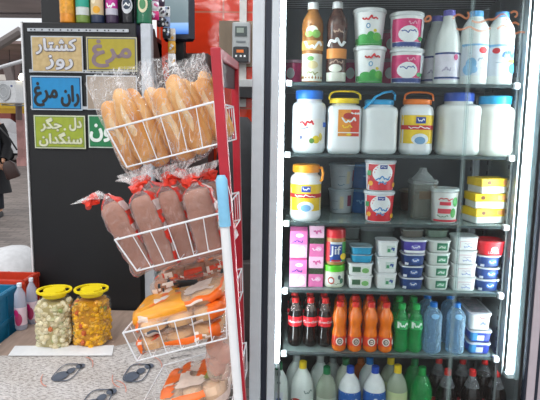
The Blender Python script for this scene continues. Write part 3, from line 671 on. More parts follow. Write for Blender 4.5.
# perforated racking uprights
for x0_, x1_ in ((-.018, -.012), (.848, .854)):
    mb = MB(); fb(mb, x0_, x1_, 2.03, 2.42, .50, 1.95, mat('#8d999d', .3, metal=.35, var=.2, scale=6), .001); mb.build('side_reflector', fr)
for x, lab in ((-.0085, 0), (.8435, 1)):
    for Y in (2.08, 2.30, 2.50):
        mb = MB(); fb(mb, x-.004, x+.004, Y-.012, Y+.012, .2, 1.93, mat('#8e979a', .35, metal=.5))
        for k in range(40): fb(mb, x-.006, x+.006, Y-.004, Y+.004, .24+k*.042, .255+k*.042, DARK)
        mb.build('shelf_upright', fr)
shm = film('#9fb5b4', .42, .75, .12, .0, 10); edge = mat('#3c4a4c', .25, var=.2)
for i, z in enumerate(S[:5]):
    mb = MB(); fb(mb, .005, .838, 2.046, 2.50, z-.008, z-.001, shm); o = mb.build('glass_shelf', fr)
    mb = MB(); fb(mb, .005, .838, 2.036, 2.046, z-.012, z, edge, .002); mb.build('shelf_edge', o)
    for x in (.010, .825):
        mb = MB(); fb(mb, x-.011, x+.011, 2.026, 2.05, z-.016, z+.006, mat('#d5dde0', .35), .003); mb.build('shelf_clip', o)
    mb = MB(); fb(mb, .0, .84, 2.40, 2.43, z-.022, z-.009, mat('#49555a', .35, metal=.4)); mb.build('shelf_bar', o)
# lamps at both front posts
led = mat('#f6fbff', .4, var=.0, emit=24.0)
for s in (0, 1):
    mb = MB()
    if s == 0: fb(mb, -.050, -.022, 1.985, 2.03, .53, 1.96, mat('#c6d6dc', .3), .008)
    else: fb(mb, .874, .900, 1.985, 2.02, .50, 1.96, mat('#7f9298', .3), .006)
    o = mb.build('lamp_housing', fr)
    mb = MB(); (fb(mb, -.023, -.008, 1.99, 2.0, .545, 1.95, led, .003) if s == 0 else fb(mb, .851, .876, 1.988, 1.998, .525, 1.95, led, .003)); mb.build('lamp_tube', o)
    mb = MB(); (fb(mb, -.04, -.008, 1.988, 2.02, .520, .545, mat('#c9d5d8', .3), .006) if s == 0 else fb(mb, .850, .895, 1.988, 2.02, .503, .525, mat('#c9d5d8', .3), .006)); mb.build('lamp_end_cap', o)
# door frames and panes
pane = pane_mat()
for s, (x0, x1, Y) in enumerate(((-.075, .645, 1.976), (.612, .915, 1.966))):
    mb = MB()
    if s == 0: fb(mb, x0, x0+.020, Y-.012, Y+.006, .12, 2.1, gask); fb(mb, x0+.020, x0+.050, Y-.012, Y+.008, .12, 2.1, frm, .003)
    else: fb(mb, .905, .914, Y-.010, Y+.012, .12, 2.1, gask); fb(mb, .914, .946, Y-.01, Y+.01, .12, 2.1, rfrm, .003); fb(mb, .946, .958, Y-.006, Y+.01, .12, 2.1, gask)
    o = mb.build('door_frame', fr)
    mb = MB(); fb(mb, x0+.02, (x1 if s == 0 else .91)-.01, Y-.002, Y+.002, .13, 2.08, pane); mb.build('door_glass', o)
    mb = MB(); xe = x1-.008 if s == 0 else x0+.016
    fb(mb, xe-.004, xe+.004, Y-.004, Y+.004, .13, 2.08, film('#d8ecec', .06, .3, .1, .0, 10)); mb.build('glass_edge', o)
# half-transparent orange lettering strokes just in front of the right pane
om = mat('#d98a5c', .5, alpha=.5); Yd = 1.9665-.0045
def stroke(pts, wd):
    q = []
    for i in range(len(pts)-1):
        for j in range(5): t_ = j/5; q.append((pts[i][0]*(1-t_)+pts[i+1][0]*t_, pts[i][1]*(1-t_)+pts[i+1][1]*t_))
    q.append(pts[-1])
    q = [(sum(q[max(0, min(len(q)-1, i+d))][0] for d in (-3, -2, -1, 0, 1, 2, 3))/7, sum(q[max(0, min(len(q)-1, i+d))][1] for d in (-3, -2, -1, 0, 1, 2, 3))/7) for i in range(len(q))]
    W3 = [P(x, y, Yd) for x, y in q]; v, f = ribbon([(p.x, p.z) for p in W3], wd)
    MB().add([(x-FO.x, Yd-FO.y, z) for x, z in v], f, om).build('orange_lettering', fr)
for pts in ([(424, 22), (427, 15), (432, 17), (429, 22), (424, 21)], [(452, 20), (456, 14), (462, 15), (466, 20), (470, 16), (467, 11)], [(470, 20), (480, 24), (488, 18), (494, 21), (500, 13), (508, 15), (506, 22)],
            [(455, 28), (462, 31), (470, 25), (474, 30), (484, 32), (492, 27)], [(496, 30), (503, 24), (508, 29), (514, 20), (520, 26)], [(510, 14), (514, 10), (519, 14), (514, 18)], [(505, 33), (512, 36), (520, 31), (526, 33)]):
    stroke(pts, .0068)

# ------------------------------------------------------------ item builders (each at its own origin, base at z=0)
SH = {}
def px2(Y): return Y/F
PET = lambda tint, base=.30, edge=.65: film(tint, base, edge, .08, .25, 45)
def bottle(t, R, Hh, prof, bodyM, capM, fill=None, fillM=None, lab=(), cap=(.90, .36), seg=20, e=2, name='bottle_body'):
    secs = [(z*Hh, r*R, r*R, e if z < .7 else 2) for z, r in prof]
    MB().loft(secs, bodyM, seg, mfun=(lambda i: fillM if secs[i+1][0] <= fill*Hh+1e-6 else bodyM) if fill else None).build(name, t)
    MB().loft([(cap[0]*Hh, R*cap[1]*.98, R*cap[1]*.98, 2), (cap[0]*Hh+.002, R*cap[1], R*cap[1], 2), (Hh-.0015, R*cap[1]*.97, R*cap[1]*.97, 2), (Hh, R*cap[1]*.85, R*cap[1]*.85, 2)], capM, 18).build('bottle_cap', t)
    if lab:
        l = MB(); marks(l, secs, lab, R, Hh); l.build('label_wrap', t)
    return t
COKE = [(0, .70), (.03, .92), (.10, 1), (.22, .96), (.34, .86), (.44, .95), (.50, 1), (.62, 1), (.66, .95), (.74, .80), (.82, .55), (.87, .44), (.92, .42)]
FANTA = [(0, .74), (.02, .9), (.06, 1), (.18, 1.0), (.36, .97), (.44, .86), (.50, .80), (.56, .88), (.64, .99), (.70, 1), (.78, .85), (.84, .6), (.88, .46), (.92, .44)]
WATER = [(0, .8), (.02, .93), (.05, .98)]+[(.08+.04*k, (.94 if k % 2 else 1.0)) for k in range(14)]+[(.66, .98), (.74, .98), (.82, .78), (.88, .45), (.93, .40)]
MILKB = [(0, .85), (.015, .97), (.04, 1), (.07, .97), (.10, 1), (.14, .97), (.50, .97), (.55, 1.0), (.60, .96), (.66, 1.0), (.72, .96), (.78, .90), (.85, .7), (.90, .52), (.93, .48)]
JUGM = [(0, .9), (.02, 1), (.10, 1), (.2, 1.0), (.45, 1), (.56, .96), (.68, .82), (.80, .60), (.86, .48), (.93, .44)]
SLIM = [(0, .86), (.02, .97), (.06, 1), (.30, .97), (.34, .94), (.38, .97), (.62, .97), (.66, 1.0), (.72, 1), (.78, .92), (.85, .68), (.89, .5), (.93, .48)]
BIG = [(0, .8), (.02, .95), (.06, 1), (.40, 1), (.62, 1), (.69, .975), (.75, .90), (.80, .78), (.84, .63), (.875, .47), (.905, .35), (.93, .32)]
BIGC = [(0, .8), (.02, .95), (.06, 1), (.40, 1), (.55, 1), (.64, .97), (.71, .88), (.78, .70), (.85, .48), (.90, .30), (.94, .27)]
colaM = mat('#120706', .15, var=.2, coat=.2); fantaM = mat('#f4780e', .12, var=.08, coat=.6, bump=.15, bscale=50); redC = mat('#d82a2a', .35)
def tub(t, wt, wb, Hh, bodyM, lidM, lab=(), e=2.0, dt=None, db=None, lid=True):
    a, b = wt/2, (dt or wt)/2; a2, b2 = wb/2, (db or wb)/2
    secs = [(0, a2*.94, b2*.94, e), (.004, a2, b2, e), (Hh*.86, a*.965, b*.965, e), (Hh*.93, a*.985, b*.985, e)]
    MB().loft(secs, bodyM, 32 if e > 3 else 28).build('tub_body', t)
    if lid: MB().loft([(Hh*.885, a*.99, b*.99, e), (Hh*.90, a*1.035, b*1.035, e), (Hh*.975, a*1.035, b*1.035, e), (Hh*.985, a*.98, b*.98, e), (Hh, a*.97, b*.97, e), (Hh-.002, a*.9, b*.9, e)], lidM, 32 if e > 3 else 28).build('tub_lid', t)
    if lab: l = MB(); marks(l, secs, lab, a2, Hh); l.build('label_print', t)
    return t
def bigjar(t, W, Hh, bodyM, lidM, lab=(), e=2.3, neck=.74, lidw=.80, hand=None, D=None, side=1):
    a = W/2; b = (D or W)/2
    secs = [(0, a*.82, b*.82, e), (.006, a*.93, b*.93, e), (.018, a, b, e), (Hh*.1, a, b, e), (Hh*.14, a*.985, b*.985, e), (Hh*.58, a*.985, b*.985, e), (Hh*.64, a, b, e), (Hh*.70, a*.99, b*.99, e), (Hh*.75, a*.92, b*.92, e), (Hh*.785, a*neck, b*neck, 2), (Hh*.83, a*neck, b*neck, 2), (Hh*.86, a*neck, b*neck, 2)]
    MB().loft(secs, bodyM, 32).build('jar_body', t)
    q0, q1 = (.80, .885) if hand in ('up', 'tilt') else (.82, .955)
    MB().loft([(Hh*q0, a*lidw, b*lidw, 2), (Hh*(q0+.01), a*lidw*1.02, b*lidw*1.02, 2), (Hh*(q1-.02), a*lidw*1.02, b*lidw*1.02, 2), (Hh*(q1-.005), a*lidw*.97, b*lidw*.97, 2), (Hh*q1, a*lidw*.85, b*lidw*.85, 2)], lidM, 36).build('jar_lid', t)
    if lab: l = MB(); marks(l, secs, lab, a, Hh); l.build('label_print', t)
    if hand == 'up':
        q = [(a*lidw*1.05*math.copysign(min(1, abs(cos(k*PI/12))**.6), cos(k*PI/12)), -b*.35, Hh*.86+Hh*.135*max(0, sin(k*PI/12))**.55) for k in range(13)]
        MB().tube(q, .0038, lidM, 8).build('carry_handle', t)
    if hand == 'tilt':
        q = [(-a*.78, -b*.72, Hh*.80), (-a*.9, -b*.78, Hh*.74), (-a*.62, -b*.85, Hh*.82), (-a*.35, -b*.86, Hh*.92), (a*.1, -b*.75, Hh*.99), (a*.6, -b*.4, Hh*1.02), (a*.86, -b*.0, Hh*.98), (a*.86, 0, Hh*.88)]
        MB().tube(q, .0045, lidM, 8).build('carry_handle', t)
    if hand == 'side':
        q = [(side*a*.74, -b*.2, Hh*.90), (side*a*.98, -b*.45, Hh*.90), (side*a*1.06, -b*.6, Hh*.82), (side*a*1.0, -b*.65, Hh*.71), (side*a*.90, -b*.6, Hh*.68)]
        MB().tube(q, .005, lidM, 8).build('carry_handle', t)
    return t
def carton(t, W, D, Hh, secsM, lab, slant=False):
    mb = MB(); z = 0
    for h_, M in secsM: mb.box((0, 0, z+h_*Hh/2), (W, D, h_*Hh), M); z += h_*Hh
    if slant: mb.prism([(-W/2, z), (W/2, z), (W/2, z+.012), (-W/2, z+.012)], -.003, .003, secsM[-1][1], T=Matrix.Identity(4)); mb.add([(-W/2, -D/2, z), (W/2, -D/2, z), (W/2, 0, z+.012), (-W/2, 0, z+.012), (W/2, D/2, z), (-W/2, D/2, z)], [(0, 1, 2, 3), (3, 2, 4, 5), (0, 3, 5), (1, 4, 2)], secsM[-1][1])
    mb.build('carton_body', t)
    l = MB(); marks(l, [(0, W/2, D/2, 60), (Hh, W/2, D/2, 60)], lab, W/2, Hh); l.build('carton_print', t)
    return t
def at(px, py, Y, z): q = P(px, py, Y); return (q.x, Y, z)
EPS = .0006
def item(name, label, cat, px, shelf, Y, group=None, rz=None, dz=0, py=None):
    z = S[shelf]+dz; pyy = py or (82, 155, 221, 289, 352, 400)[shelf]
    q = P(px, pyy, Y)
    return thing(name, label, cat, (q.x, Y, z+EPS), random.uniform(-.05, .05) if rz is None else rz, group)
def copies(root, spots):
    """spots: (px, shelf, Y, label[, dz])"""
    for s in spots:
        px, sh_, Y, lb_ = s[:4]; dz = s[4] if len(s) > 4 else 0
        q = P(px, (82, 155, 221, 289, 352, 400)[sh_], Y)
        dup(root, (q.x, Y, S[sh_]+dz+EPS), random.uniform(-.35, .35) if Y > 2.16 else random.uniform(-.12, .12), lb_)

# ---- shelf 1 (top)
Y1 = 2.105; u = Y1/F
ltM = mat('#d9dccf', .35)
t = item('milk_drink_bottle', 'amber flavoured milk bottle with pale green print, first on the top shelf', 'bottle', 311.5, 0, Y1)
bottle(t, 10.4*u, 75.5*u, SLIM, mat('#a06a34', .25, var=.2, scale=40), WHITE, None, None, [('rect', -.93, .93, .02, .36, ltM), ('ell', 0, .22, .5, .05, mat('#c7b98a')), ('ell', -.2, .3, .3, .03, mat('#5f9a4a')), ('sq', 0, .12, 1.0, .05, mat('#8a8f58'), 2), ('rect', -.93, .93, .40, .52, mat('#c79a52')), ('sq', 0, .46, 1.5, .10, WHITE, 4), ('ell', -.1, .64, .5, .06, mat('#e3e6d6')), ('ell', .25, .60, .35, .05, mat('#79a84e')), ('ell', -.35, .60, .3, .04, mat('#8cb25a'))], (.915, .52))
t = item('milk_drink_bottle', 'dark chocolate milk bottle with cream splash print, second on the top shelf', 'bottle', 335.5, 0, Y1)
bottle(t, 10.0*u, 76.5*u, SLIM, mat('#3c211b', .25, var=.3, scale=40, col2='#5a3a2e'), WHITE, None, None, [('rect', -.93, .93, .02, .13, ltM), ('ell', -.1, .18, .6, .05, ltM), ('rect', -.93, .93, .30, .42, mat('#d98a3c')), ('sq', 0, .26, 1.2, .05, mat('#a88a78'), 5), ('sq', 0, .50, 1.6, .11, WHITE, 6), ('ell', .1, .66, .5, .05, mat('#5c3a30')), ('sq', .1, .63, .9, .05, mat('#b59a88'), 9)], (.915, .52))
wl = mat('#eef2f1', .35, var=.03)
grass = [('rect', -1.0, 1.08, .06, .20, mat('#39a547')), ('ell', -.4, .22, .4, .09, mat('#39a547')), ('ell', .15, .24, .3, .14, mat('#2f9a3c')), ('ell', .6, .24, .3, .11, mat('#57b23e')), ('ell', .45, .40, .12, .04, mat('#e6cf32')), ('ell', -.05, .52, .16, .07, mat('#6fa6c8')), ('ell', -.05, .52, .08, .04, WHITE), ('sq', .05, .72, 1.0, .14, RED, 11), ('sq', .05, .70, .8, .10, RED, 12), ('rect', -.8, .9, .015, .05, mat('#3b9c48'))]
t = item('yogurt_tub', 'white yogurt tub with green grass print, lower of the two on the top shelf', 'tub', 368.5, 0, 2.12)
tub(t, 31.5*u, 25*u, 35*u, wl, mat('#e3e9ea', .25), grass)
dup(t, at(368.5, 44, 2.12, S[0]+35.3*u), -.15, 'white yogurt tub with green grass print, stacked on top of its twin')
mg = mat('#d3286f', .35)
mprint = [('rect', -1.05, 1.1, .02, .16, mat('#243f86')), ('rect', -1.05, .8, .17, .80, mg), ('ell', -.1, .38, .66, .23, WHITE), ('sq', -.1, .46, 1.0, .10, mat('#2a4c9c'), 3), ('sq', .1, .68, .6, .1, mat('#e8a8c0'), 8), ('ell', .7, .26, .2, .06, GREEN), ('rect', .75, 1.1, .3, .8, mat('#e7eaf0'))]
t = item('yogurt_tub', 'magenta and navy printed tub, lower of the two beside the milk jugs', 'tub', 405.5, 0, 2.12)
tub(t, 32*u, 28*u, 33.4*u, wl, mat('#e3e9ea', .25), mprint)
dup(t, at(405.5, 47, 2.12, S[0]+33.7*u), .1, 'magenta and navy printed tub, upper of the two beside the milk jugs')
t = item('yogurt_tub', 'magenta cup in shadow behind the green grass tubs', 'tub', 388, 0, 2.30)
tub(t, .085, .07, .11, mg, mat('#c9a0b4'), [('ell', 0, .5, .5, .2, WHITE)])
copies(t, [(349, 0, 2.33, 'magenta cup in shadow behind the chocolate milk bottle'), (293, 0, 2.36, 'magenta cup in shadow at the far left back of the top shelf'), (388, 0, 2.30, 'upper magenta cup in shadow behind the green grass tubs', .113)])
pu = mat('#6f6ad0', .4); jl = [('rect', -.95, .95, .06, .40, mat('#e4e2ee')), ('rect', -.96, .96, .40, .425, NAVY), ('rect', -.96, .96, .075, .10, NAVY), ('ell', .45, .36, .16, .04, mat('#b02a6a')), ('sq', -.2, .20, .6, .06, mat('#b4b0c8'), 5)]
t = item('milk_jug', 'white milk jug with purple cap in front of its twin', 'bottle', 445.5, 0, 2.11)
bottle(t, 12.3*u, 70*u, JUGM, MILK, pu, None, None, jl, (.92, .46))
copies(t, [(434, 0, 2.22, 'white milk jug with purple cap partly behind its twin')])
ml = [('rect', -.95, .95, .12, .545, mat('#dfe9f2')), ('rect', -.95, .95, .50, .545, mat('#7db9e2')), ('ell', .35, .46, .30, .045, RED), ('ell', -.4, .28, .32, .08, mat('#79b9e4')), ('ell', -.55, .20, .3, .08, mat('#8cc4ea')), ('ell', -.25, .2, .25, .05, mat('#8cc4ea')), ('sq', .3, .34, .6, .06, mat('#9fb4c4'), 6), ('ln', .35, .22, .4, mat('#9fb4c4'))]
ml2 = [('rect', -.95, .95, .12, .545, mat('#dfe9f2')), ('rect', -.95, .95, .50, .545, mat('#7db9e2')), ('ell', -.55, .46, .22, .04, RED), ('ell', .35, .40, .5, .07, mat('#8fb8e2')), ('sq', .3, .42, .9, .10, mat('#4a78c0'), 6), ('ell', .5, .32, .3, .025, mat('#9fc45a')), ('ell', .6, .22, .3, .07, mat('#58b4e8')), ('ln', -.3, .3, .5, mat('#9fb4c4'))]
t = item('milk_bottle', 'ribbed white milk bottle with blue cap, left of the pair on the top shelf', 'bottle', 472, 0, 2.105)
bottle(t, 13.3*u, 69*u, MILKB, MILK, mat('#57a9e4', .35), None, None, ml, (.915, .50))
t = item('milk_bottle', 'ribbed white milk bottle with blue cap, rightmost on the top shelf', 'bottle', 497.5, 0, 2.105)
bottle(t, 13*u, 68.5*u, MILKB, MILK, mat('#4b98d8', .35), None, None, ml2, (.915, .50))
t = item('cup', 'red cup in shadow behind the blue capped milk bottles', 'tub', 487, 0, 2.30); tub(t, .08, .07, .14, mat('#b03050'), mat('#8c3a4c'))
copies(t, [(512, 0, 2.30, 'red cup in shadow at the right end of the top shelf'), (457, 0, 2.32, 'red cup in shadow behind the purple capped milk jugs')])

# ---- shelf 2
u = 2.125/F
t = item('mayonnaise_jar', 'white jar with blue lid, red writing and lemon print', 'jar', 308, 1, 2.115)
bigjar(t, 33*u, 63*u, mat('#e6ebef', .3, var=.03), mat('#2272d6', .35), [('rect', -.75, .85, .15, .52, mat('#f0f1ee')), ('ell', .35, .21, .22, .06, mat('#e8cf2a')), ('ell', .1, .19, .15, .04, mat('#5a8a3a')), ('ell', .6, .25, .1, .06, mat('#d8c04a')), ('sq', -.2, .46, .8, .09, RED, 3), ('sq', -.35, .38, .5, .04, NAVY, 4), ('ell', -.5, .24, .08, .03, mat('#5a6a90')), ('rect', .72, .92, .40, .47, mat('#2a6ad0'))], e=2.4)
t = item('mayonnaise_jug', 'square white jug with yellow lid and red orange label', 'jar', 342.5, 1, 2.115)
bigjar(t, 33*u, 60*u, mat('#e3e8ea', .3, var=.03), YEL, [('rect', -.42, .80, .28, .70, mat('#d8442c')), ('rect', -.42, .30, .28, .70, mat('#e0902c')), ('ell', .15, .60, .28, .05, mat('#a82a24')), ('sq', .2, .53, .8, .09, WHITE, 7), ('sq', .1, .43, .6, .05, YEL, 8), ('rect', -.42, .80, .33, .345, WHITE), ('ell', .2, .31, .14, .02, YEL)], e=4.5, neck=.72, lidw=.86, hand='up')
t = item('mayonnaise_jar', 'plain white jar with bright cyan lid and tilted handle', 'jar', 377, 1, 2.12)
bigjar(t, 35*u, 59*u, mat('#dfe5e6', .3, var=.03), mat('#28a3dc', .35), [], e=4, neck=.78, lidw=.80, hand='tilt')
ylab = [('rect', -.97, .97, .18, .63, mat('#ecc81e')), ('rect', -.97, .97, .40, .47, mat('#c61f2a')), ('sq', -.05, .435, 1.3, .045, WHITE, 9), ('ell', 0, .25, .5, .09, mat('#e3ecf2')), ('ell', 0, .23, .32, .06, mat('#6f9fc8')), ('rect', -.28, .28, .50, .60, mat('#1d3f9c')), ('sq', 0, .55, .4, .05, WHITE, 4)]
t = item('mayonnaise_jar', 'white jar with orange lid and yellow label on the second shelf', 'jar', 414.5, 1, 2.12)
bigjar(t, 32*u, 60*u, mat('#e3e8ea', .3, var=.03), ORG, ylab, e=2.3, neck=.78, lidw=.84, hand='up')
t = item('mayonnaise_jar', 'widest plain white jar, with dark blue lid, on the second shelf', 'jar', 455.5, 1, 2.13)
bigjar(t, 41*u, 63*u, mat('#dde2df', .3, var=.03), mat('#2c55b8', .35), [], e=3.2, neck=.66, lidw=.68)
t = item('mayonnaise_jar', 'plain white jar with cyan lid at the right end of the second shelf', 'jar', 491.5, 1, 2.12)
bigjar(t, 37*u, 60*u, mat('#dfe3da', .3, var=.03), mat('#2aa9dc', .35), [], e=2.6, neck=.78, lidw=.82)
# ---- shelf 3
t = item('mayonnaise_jar', 'white jar with orange lid and yellow label on the third shelf', 'jar', 305, 2, 2.11)
bigjar(t, 31*u, 58*u, mat('#e3e8ea', .3, var=.03), mat('#e8951c', .35), ylab, e=2.2, neck=.74, lidw=.84, hand='side')
gt = mat('#b9c2c8', .35); 
t = item('yogurt_tub', 'pale grey tub behind the jar, lower of the pair', 'tub', 340.5, 2, 2.30)
tub(t, .108, .088, .102, gt, mat('#a8b4bc', .3), [('rect', -.2, .15, .2, .7, mat('#d3c9a8')), ('rect', .5, .85, .3, .75, mat('#8c3a5a')), ('sq', -.6, .15, .5, .08, mat('#6a8a9c'), 4), ('ln', -.6, .5, .5, mat('#8a98a4'))])
dup(t, (t.location.x, 2.30, S[2]+.104), .5, 'pale grey tub behind the jar, upper of the pair')
t = item('yogurt_tub', 'deep blue tub, lower of the pair behind the red tubs', 'tub', 360, 2, 2.31)
tub(t, .10, .085, .102, mat('#1c5a94', .4), mat('#3c7aa8', .3), [('sq', 0, .5, 1.0, .2, mat('#5a9ac8'), 3)])
dup(t, (t.location.x, 2.31, S[2]+.104), .5, 'deep blue tub, upper of the pair behind the red tubs')
rp_ = [('rect', -1.0, 1.12, .03, .86, mat('#d2202e')), ('ell', 0, .58, .76, .30, WHITE), ('rect', -.25, .3, .72, .84, mat('#1d3f9c')), ('sq', .02, .78, .4, .06, WHITE, 2), ('sq', 0, .42, 1.0, .14, mat('#3a8cc8'), 5), ('sq', 0, .28, .6, .12, mat('#4a9ad0'), 6), ('ell', -.8, .25, .13, .08, mat('#e8b02a')), ('ell', .85, .2, .13, .08, mat('#e8b02a')), ('rect', -1.0, -.8, .5, .66, mat('#3a9a5a'))]
t = item('yogurt_tub', 'red and white yogurt tub, lower of the pair on the third shelf', 'tub', 378, 2, 2.115)
tub(t, 30*u, 25.5*u, 30.5*u, WHITE, mat('#d5dde2', .25), rp_)
dup(t, (t.location.x, 2.115, S[2]+30.8*u), .05, 'red and white yogurt tub, upper of the pair on the third shelf')
t = item('food_container', 'clear container of brown food with crumpled wrap on top', 'container', 420.5, 2, 2.20)
tub(t, .105, .095, .155, PET('#8f958c', .5, .8), film('#c8d0d0', .3, .7), [('rect', -.5, .5, .52, .72, mat('#6f5f4c'))], e=4)
MB().loft([(.01, .04, .04, 4), (.10, .044, .044, 4), (.105, .03, .03, 3)], mat('#5c4f42', .6, var=.4, scale=90), 20).build('contents', t)
MB().loft([(.154, .045, .045, 3), (.165, .035, .03, 2), (.185, .018, .012, 2), (.20, .012, .006, 2)], film('#dfe6e6', .4, .8), 16, disp=lambda p, k: p+Vector((.008*noise.noise(p*90), .008*noise.noise(p*80), 0))).build('plastic_wrap', t)
t = item('food_container', 'brown tub in shadow at the back middle of the third shelf', 'container', 410, 2, 2.40); tub(t, .10, .085, .09, mat('#5a3f34', .5), mat('#8a7a5c', .4))
t = item('yogurt_tub', 'white tub with red and green print beside the yellow boxes', 'tub', 443, 2, 2.12)
tub(t, 27*u, 24*u, 34*u, mat('#d9dfdc', .35), film('#d0dcdc', .5, .8), [('sq', -.15, .70, 1.1, .10, RED, 2), ('rect', -.6, .25, .52, .62, mat('#c83244')), ('rect', -.7, .3, .28, .42, mat('#cf4a58')), ('ell', .6, .62, .22, .14, mat('#3f9a4c')), ('ell', .45, .3, .22, .14, mat('#4aa04c')), ('rect', -.9, .9, .04, .10, mat('#c02a3a')), ('sq', -.3, .2, .8, .07, mat('#3f7a4c'), 7)])
ym = mat('#f0c81c', .4)
t = item('butter_box', 'lowest yellow and white box of the stack of three', 'box', 484, 2, 2.14, rz=.25)
def bbox(t):
    W, D, Hh = .142, .105, .057
    MB().box((0, 0, Hh*.25), (W*.95, D*.95, Hh*.5), mat('#dfe5e6', .4), .002).build('box_base', t)
    MB().box((0, 0, Hh*.72), (W, D, Hh*.54), ym, .002).build('box_lid', t)
    l = MB(); marks(l, [(0, W/2, D/2, 60), (Hh, W/2, D/2, 60)], [('rect', .25, .8, .58, .88, mat('#e89a5c')), ('ell', -.55, .72, .12, .13, mat('#7a4a24')), ('sq', -.1, .72, .5, .12, mat('#d8842c'), 6)], W/2, Hh); l.build('box_print', t)
bbox(t)
dup(t, (t.location.x+.006, 2.14, S[2]+.058), .08, 'middle yellow and white box of the stack of three')
dup(t, (t.location.x+.016, 2.14, S[2]+.116), .22, 'topmost yellow and white box of the stack of three')
# ---- shelf 4
hp_ = mat('#ef7ab8', .4); hp2 = mat('#f3b9d8', .4)
t = item('cream_carton', 'tall pink cream carton at the far left, lower of two', 'carton', 297.5, 3, 2.10, rz=0)
carton(t, 17*u, .055, 27*u, [(.5, hp2), (.5, hp_)], [('ell', .25, .18, .55, .14, WHITE), ('ell', .45, .32, .3, .12, WHITE), ('ell', -.2, .1, .6, .08, WHITE), ('ell', .1, .84, .42, .07, WHITE), ('sq', .1, .84, .5, .05, mat('#2a4c9c'), 4), ('sq', -.1, .62, 1.1, .12, mat('#3a3f9c'), 5)], True)
dup(t, (t.location.x, 2.10, S[3]+27*u+.0125), 0, 'tall pink cream carton at the far left, upper of two')
t = item('milk_carton', 'slim pink carton with dark band, lower one left of the peanut butter', 'carton', 315, 3, 2.105, rz=0)
carton(t, 14.5*u, .05, 31*u, [(.42, mat('#e274ae', .4)), (.2, mat('#3b4a34', .5, var=.5, scale=120)), (.38, mat('#f0c6de', .4))], [('sq', .1, .82, 1.0, .16, mat('#d85a9c'), 3), ('ell', .3, .26, .4, .08, mat('#f0b9d6')), ('sq', 0, .24, 1.2, .08, WHITE, 8)])
dup(t, (t.location.x, 2.105, S[3]+31.2*u), 0, 'slim pink carton with dark band, upper one left of the peanut butter')
t = item('spread_jar', 'clear jar with bright green lid under the peanut butter', 'jar', 333.5, 3, 2.105)
bottle(t, 10.4*u, 23*u, [(0, .85), (.04, .97), (.1, 1), (.7, 1), (.76, .95), (.80, .9)], mat('#dfe6cc', .3), mat('#5ccf2c', .35), None, None, [('rect', -.9, .9, .12, .66, mat('#e9efe4')), ('ell', -.35, .34, .3, .17, mat('#c8604c')), ('ell', -.35, .34, .2, .1, WHITE), ('ell', .4, .48, .14, .1, mat('#5a6a70')), ('ell', .6, .32, .16, .12, mat('#3f7a5c')), ('sq', .2, .2, .8, .08, mat('#8a9a5c'), 3)], (.72, 1.03), name='jar_body')
t = item('peanut_butter_jar', 'peanut butter jar with red lid and large Jif lettering', 'jar', 334, 3, 2.105, dz=23.2*u, rz=0)
bottle(t, 10.2*u, 36*u, [(0, .85), (.03, .97), (.08, 1), (.70, 1), (.76, .97), (.80, .9)], mat('#b5834c', .25, coat=.4), mat('#d3232f', .35), None, None, [('rect', -.93, .93, .10, .66, mat('#d8e0e4')), ('rect', -.93, -.55, .10, .66, mat('#c8252e')), ('rect', .55, .93, .10, .66, mat('#3a9a44')), ('rect', -.55, .55, .12, .60, mat('#1f4ea0')), ('txt', 'Jif', -.09, .40, .98, WHITE, 0), ('txt', 'Jif', -.05, .40, .98, WHITE, 0), ('txt', 'Jif', -.07, .405, .98, WHITE, 0), ('ell', .62, .26, .26, .09, YEL), ('rect', -.4, .4, .12, .17, mat('#c8252e'))], (.76, .98), name='jar_body')
gl_ = mat('#5fae72', .4)
t = item('butter_tub', 'white tub with green label, lowest below the blue tubs', 'tub', 358.5, 3, 2.11, rz=0)
tub(t, 25*u, 23*u, 13*u, wl, mat('#e6eaea', .3), [('rect', -.75, .75, .2, .75, mat('#dfe9df')), ('rect', -.7, .0, .3, .7, mat('#3f6a4c')), ('ell', .4, .42, .3, .2, mat('#7ab86a'))], e=6, dt=.085, db=.08)
dup(t, (t.location.x, 2.11, S[3]+13.2*u), 0, 'white tub with green label, directly under the blue tubs')
bl_ = mat('#2a9fca', .35)
t = item('cheese_tub', 'low bright blue tub, lower of two on the white tubs', 'tub', 359.5, 3, 2.11, dz=26.4*u, rz=0)
tub(t, 22*u, 20*u, 8*u, bl_, PET('#bcd4da', .6, .8), [], e=5, dt=.08, db=.075)
dup(t, (t.location.x-.002, 2.11, S[3]+34.6*u), .03, 'low bright blue tub with clear lid, upper of two')
t = item('cream_cheese_tub', 'square white tub with pale print, lowest of three in the fridge middle', 'tub', 384.5, 3, 2.11, rz=0)
tub(t, 21*u, 19*u, 16.3*u, wl, mat('#dfe4e6', .3), [('rect', -.2, .7, .25, .7, mat('#cfe0d8')), ('rect', -.1, .2, .3, .5, mat('#4a9a6c')), ('sq', .45, .5, .3, .25, mat('#3a5aa8'), 2)], e=5)
dup(t, (t.location.x, 2.11, S[3]+16.5*u), 0, 'square white tub with pale print, second of three in the fridge middle')
dup(t, (t.location.x, 2.11, S[3]+33*u), .04, 'square white tub with pale print, topmost of three in the fridge middle')
t = item('food_container', 'wide translucent container behind the square white tubs', 'container', 373, 3, 2.30, rz=0)
tub(t, .14, .12, .22, PET('#aab8b8', .5, .8), PET('#c3d0d0', .55, .8), [], e=5, dt=.14, db=.12)
t = item('food_container', 'grey translucent tub stack base behind the peanut butter', 'container', 349, 3, 2.28, rz=0)
tub(t, .07, .06, .05, PET('#a3b0b0', .6, .85), PET('#c0cccc', .6, .8), [], e=5)
for k, nm in enumerate(('second', 'third', 'fourth', 'fifth')): dup(t, (t.location.x, 2.28, S[3]+.052*(k+1)), 0, 'grey translucent tub, %s from the bottom behind the peanut butter' % nm)
nv = mat('#24407c', .35)
nlab = [('ell', .05, .48, .42, .22, mat('#4a6aa8')), ('sq', .05, .46, .6, .22, WHITE, 4), ('rect', -.9, -.6, .05, .28, mat('#e0e6f0'))]
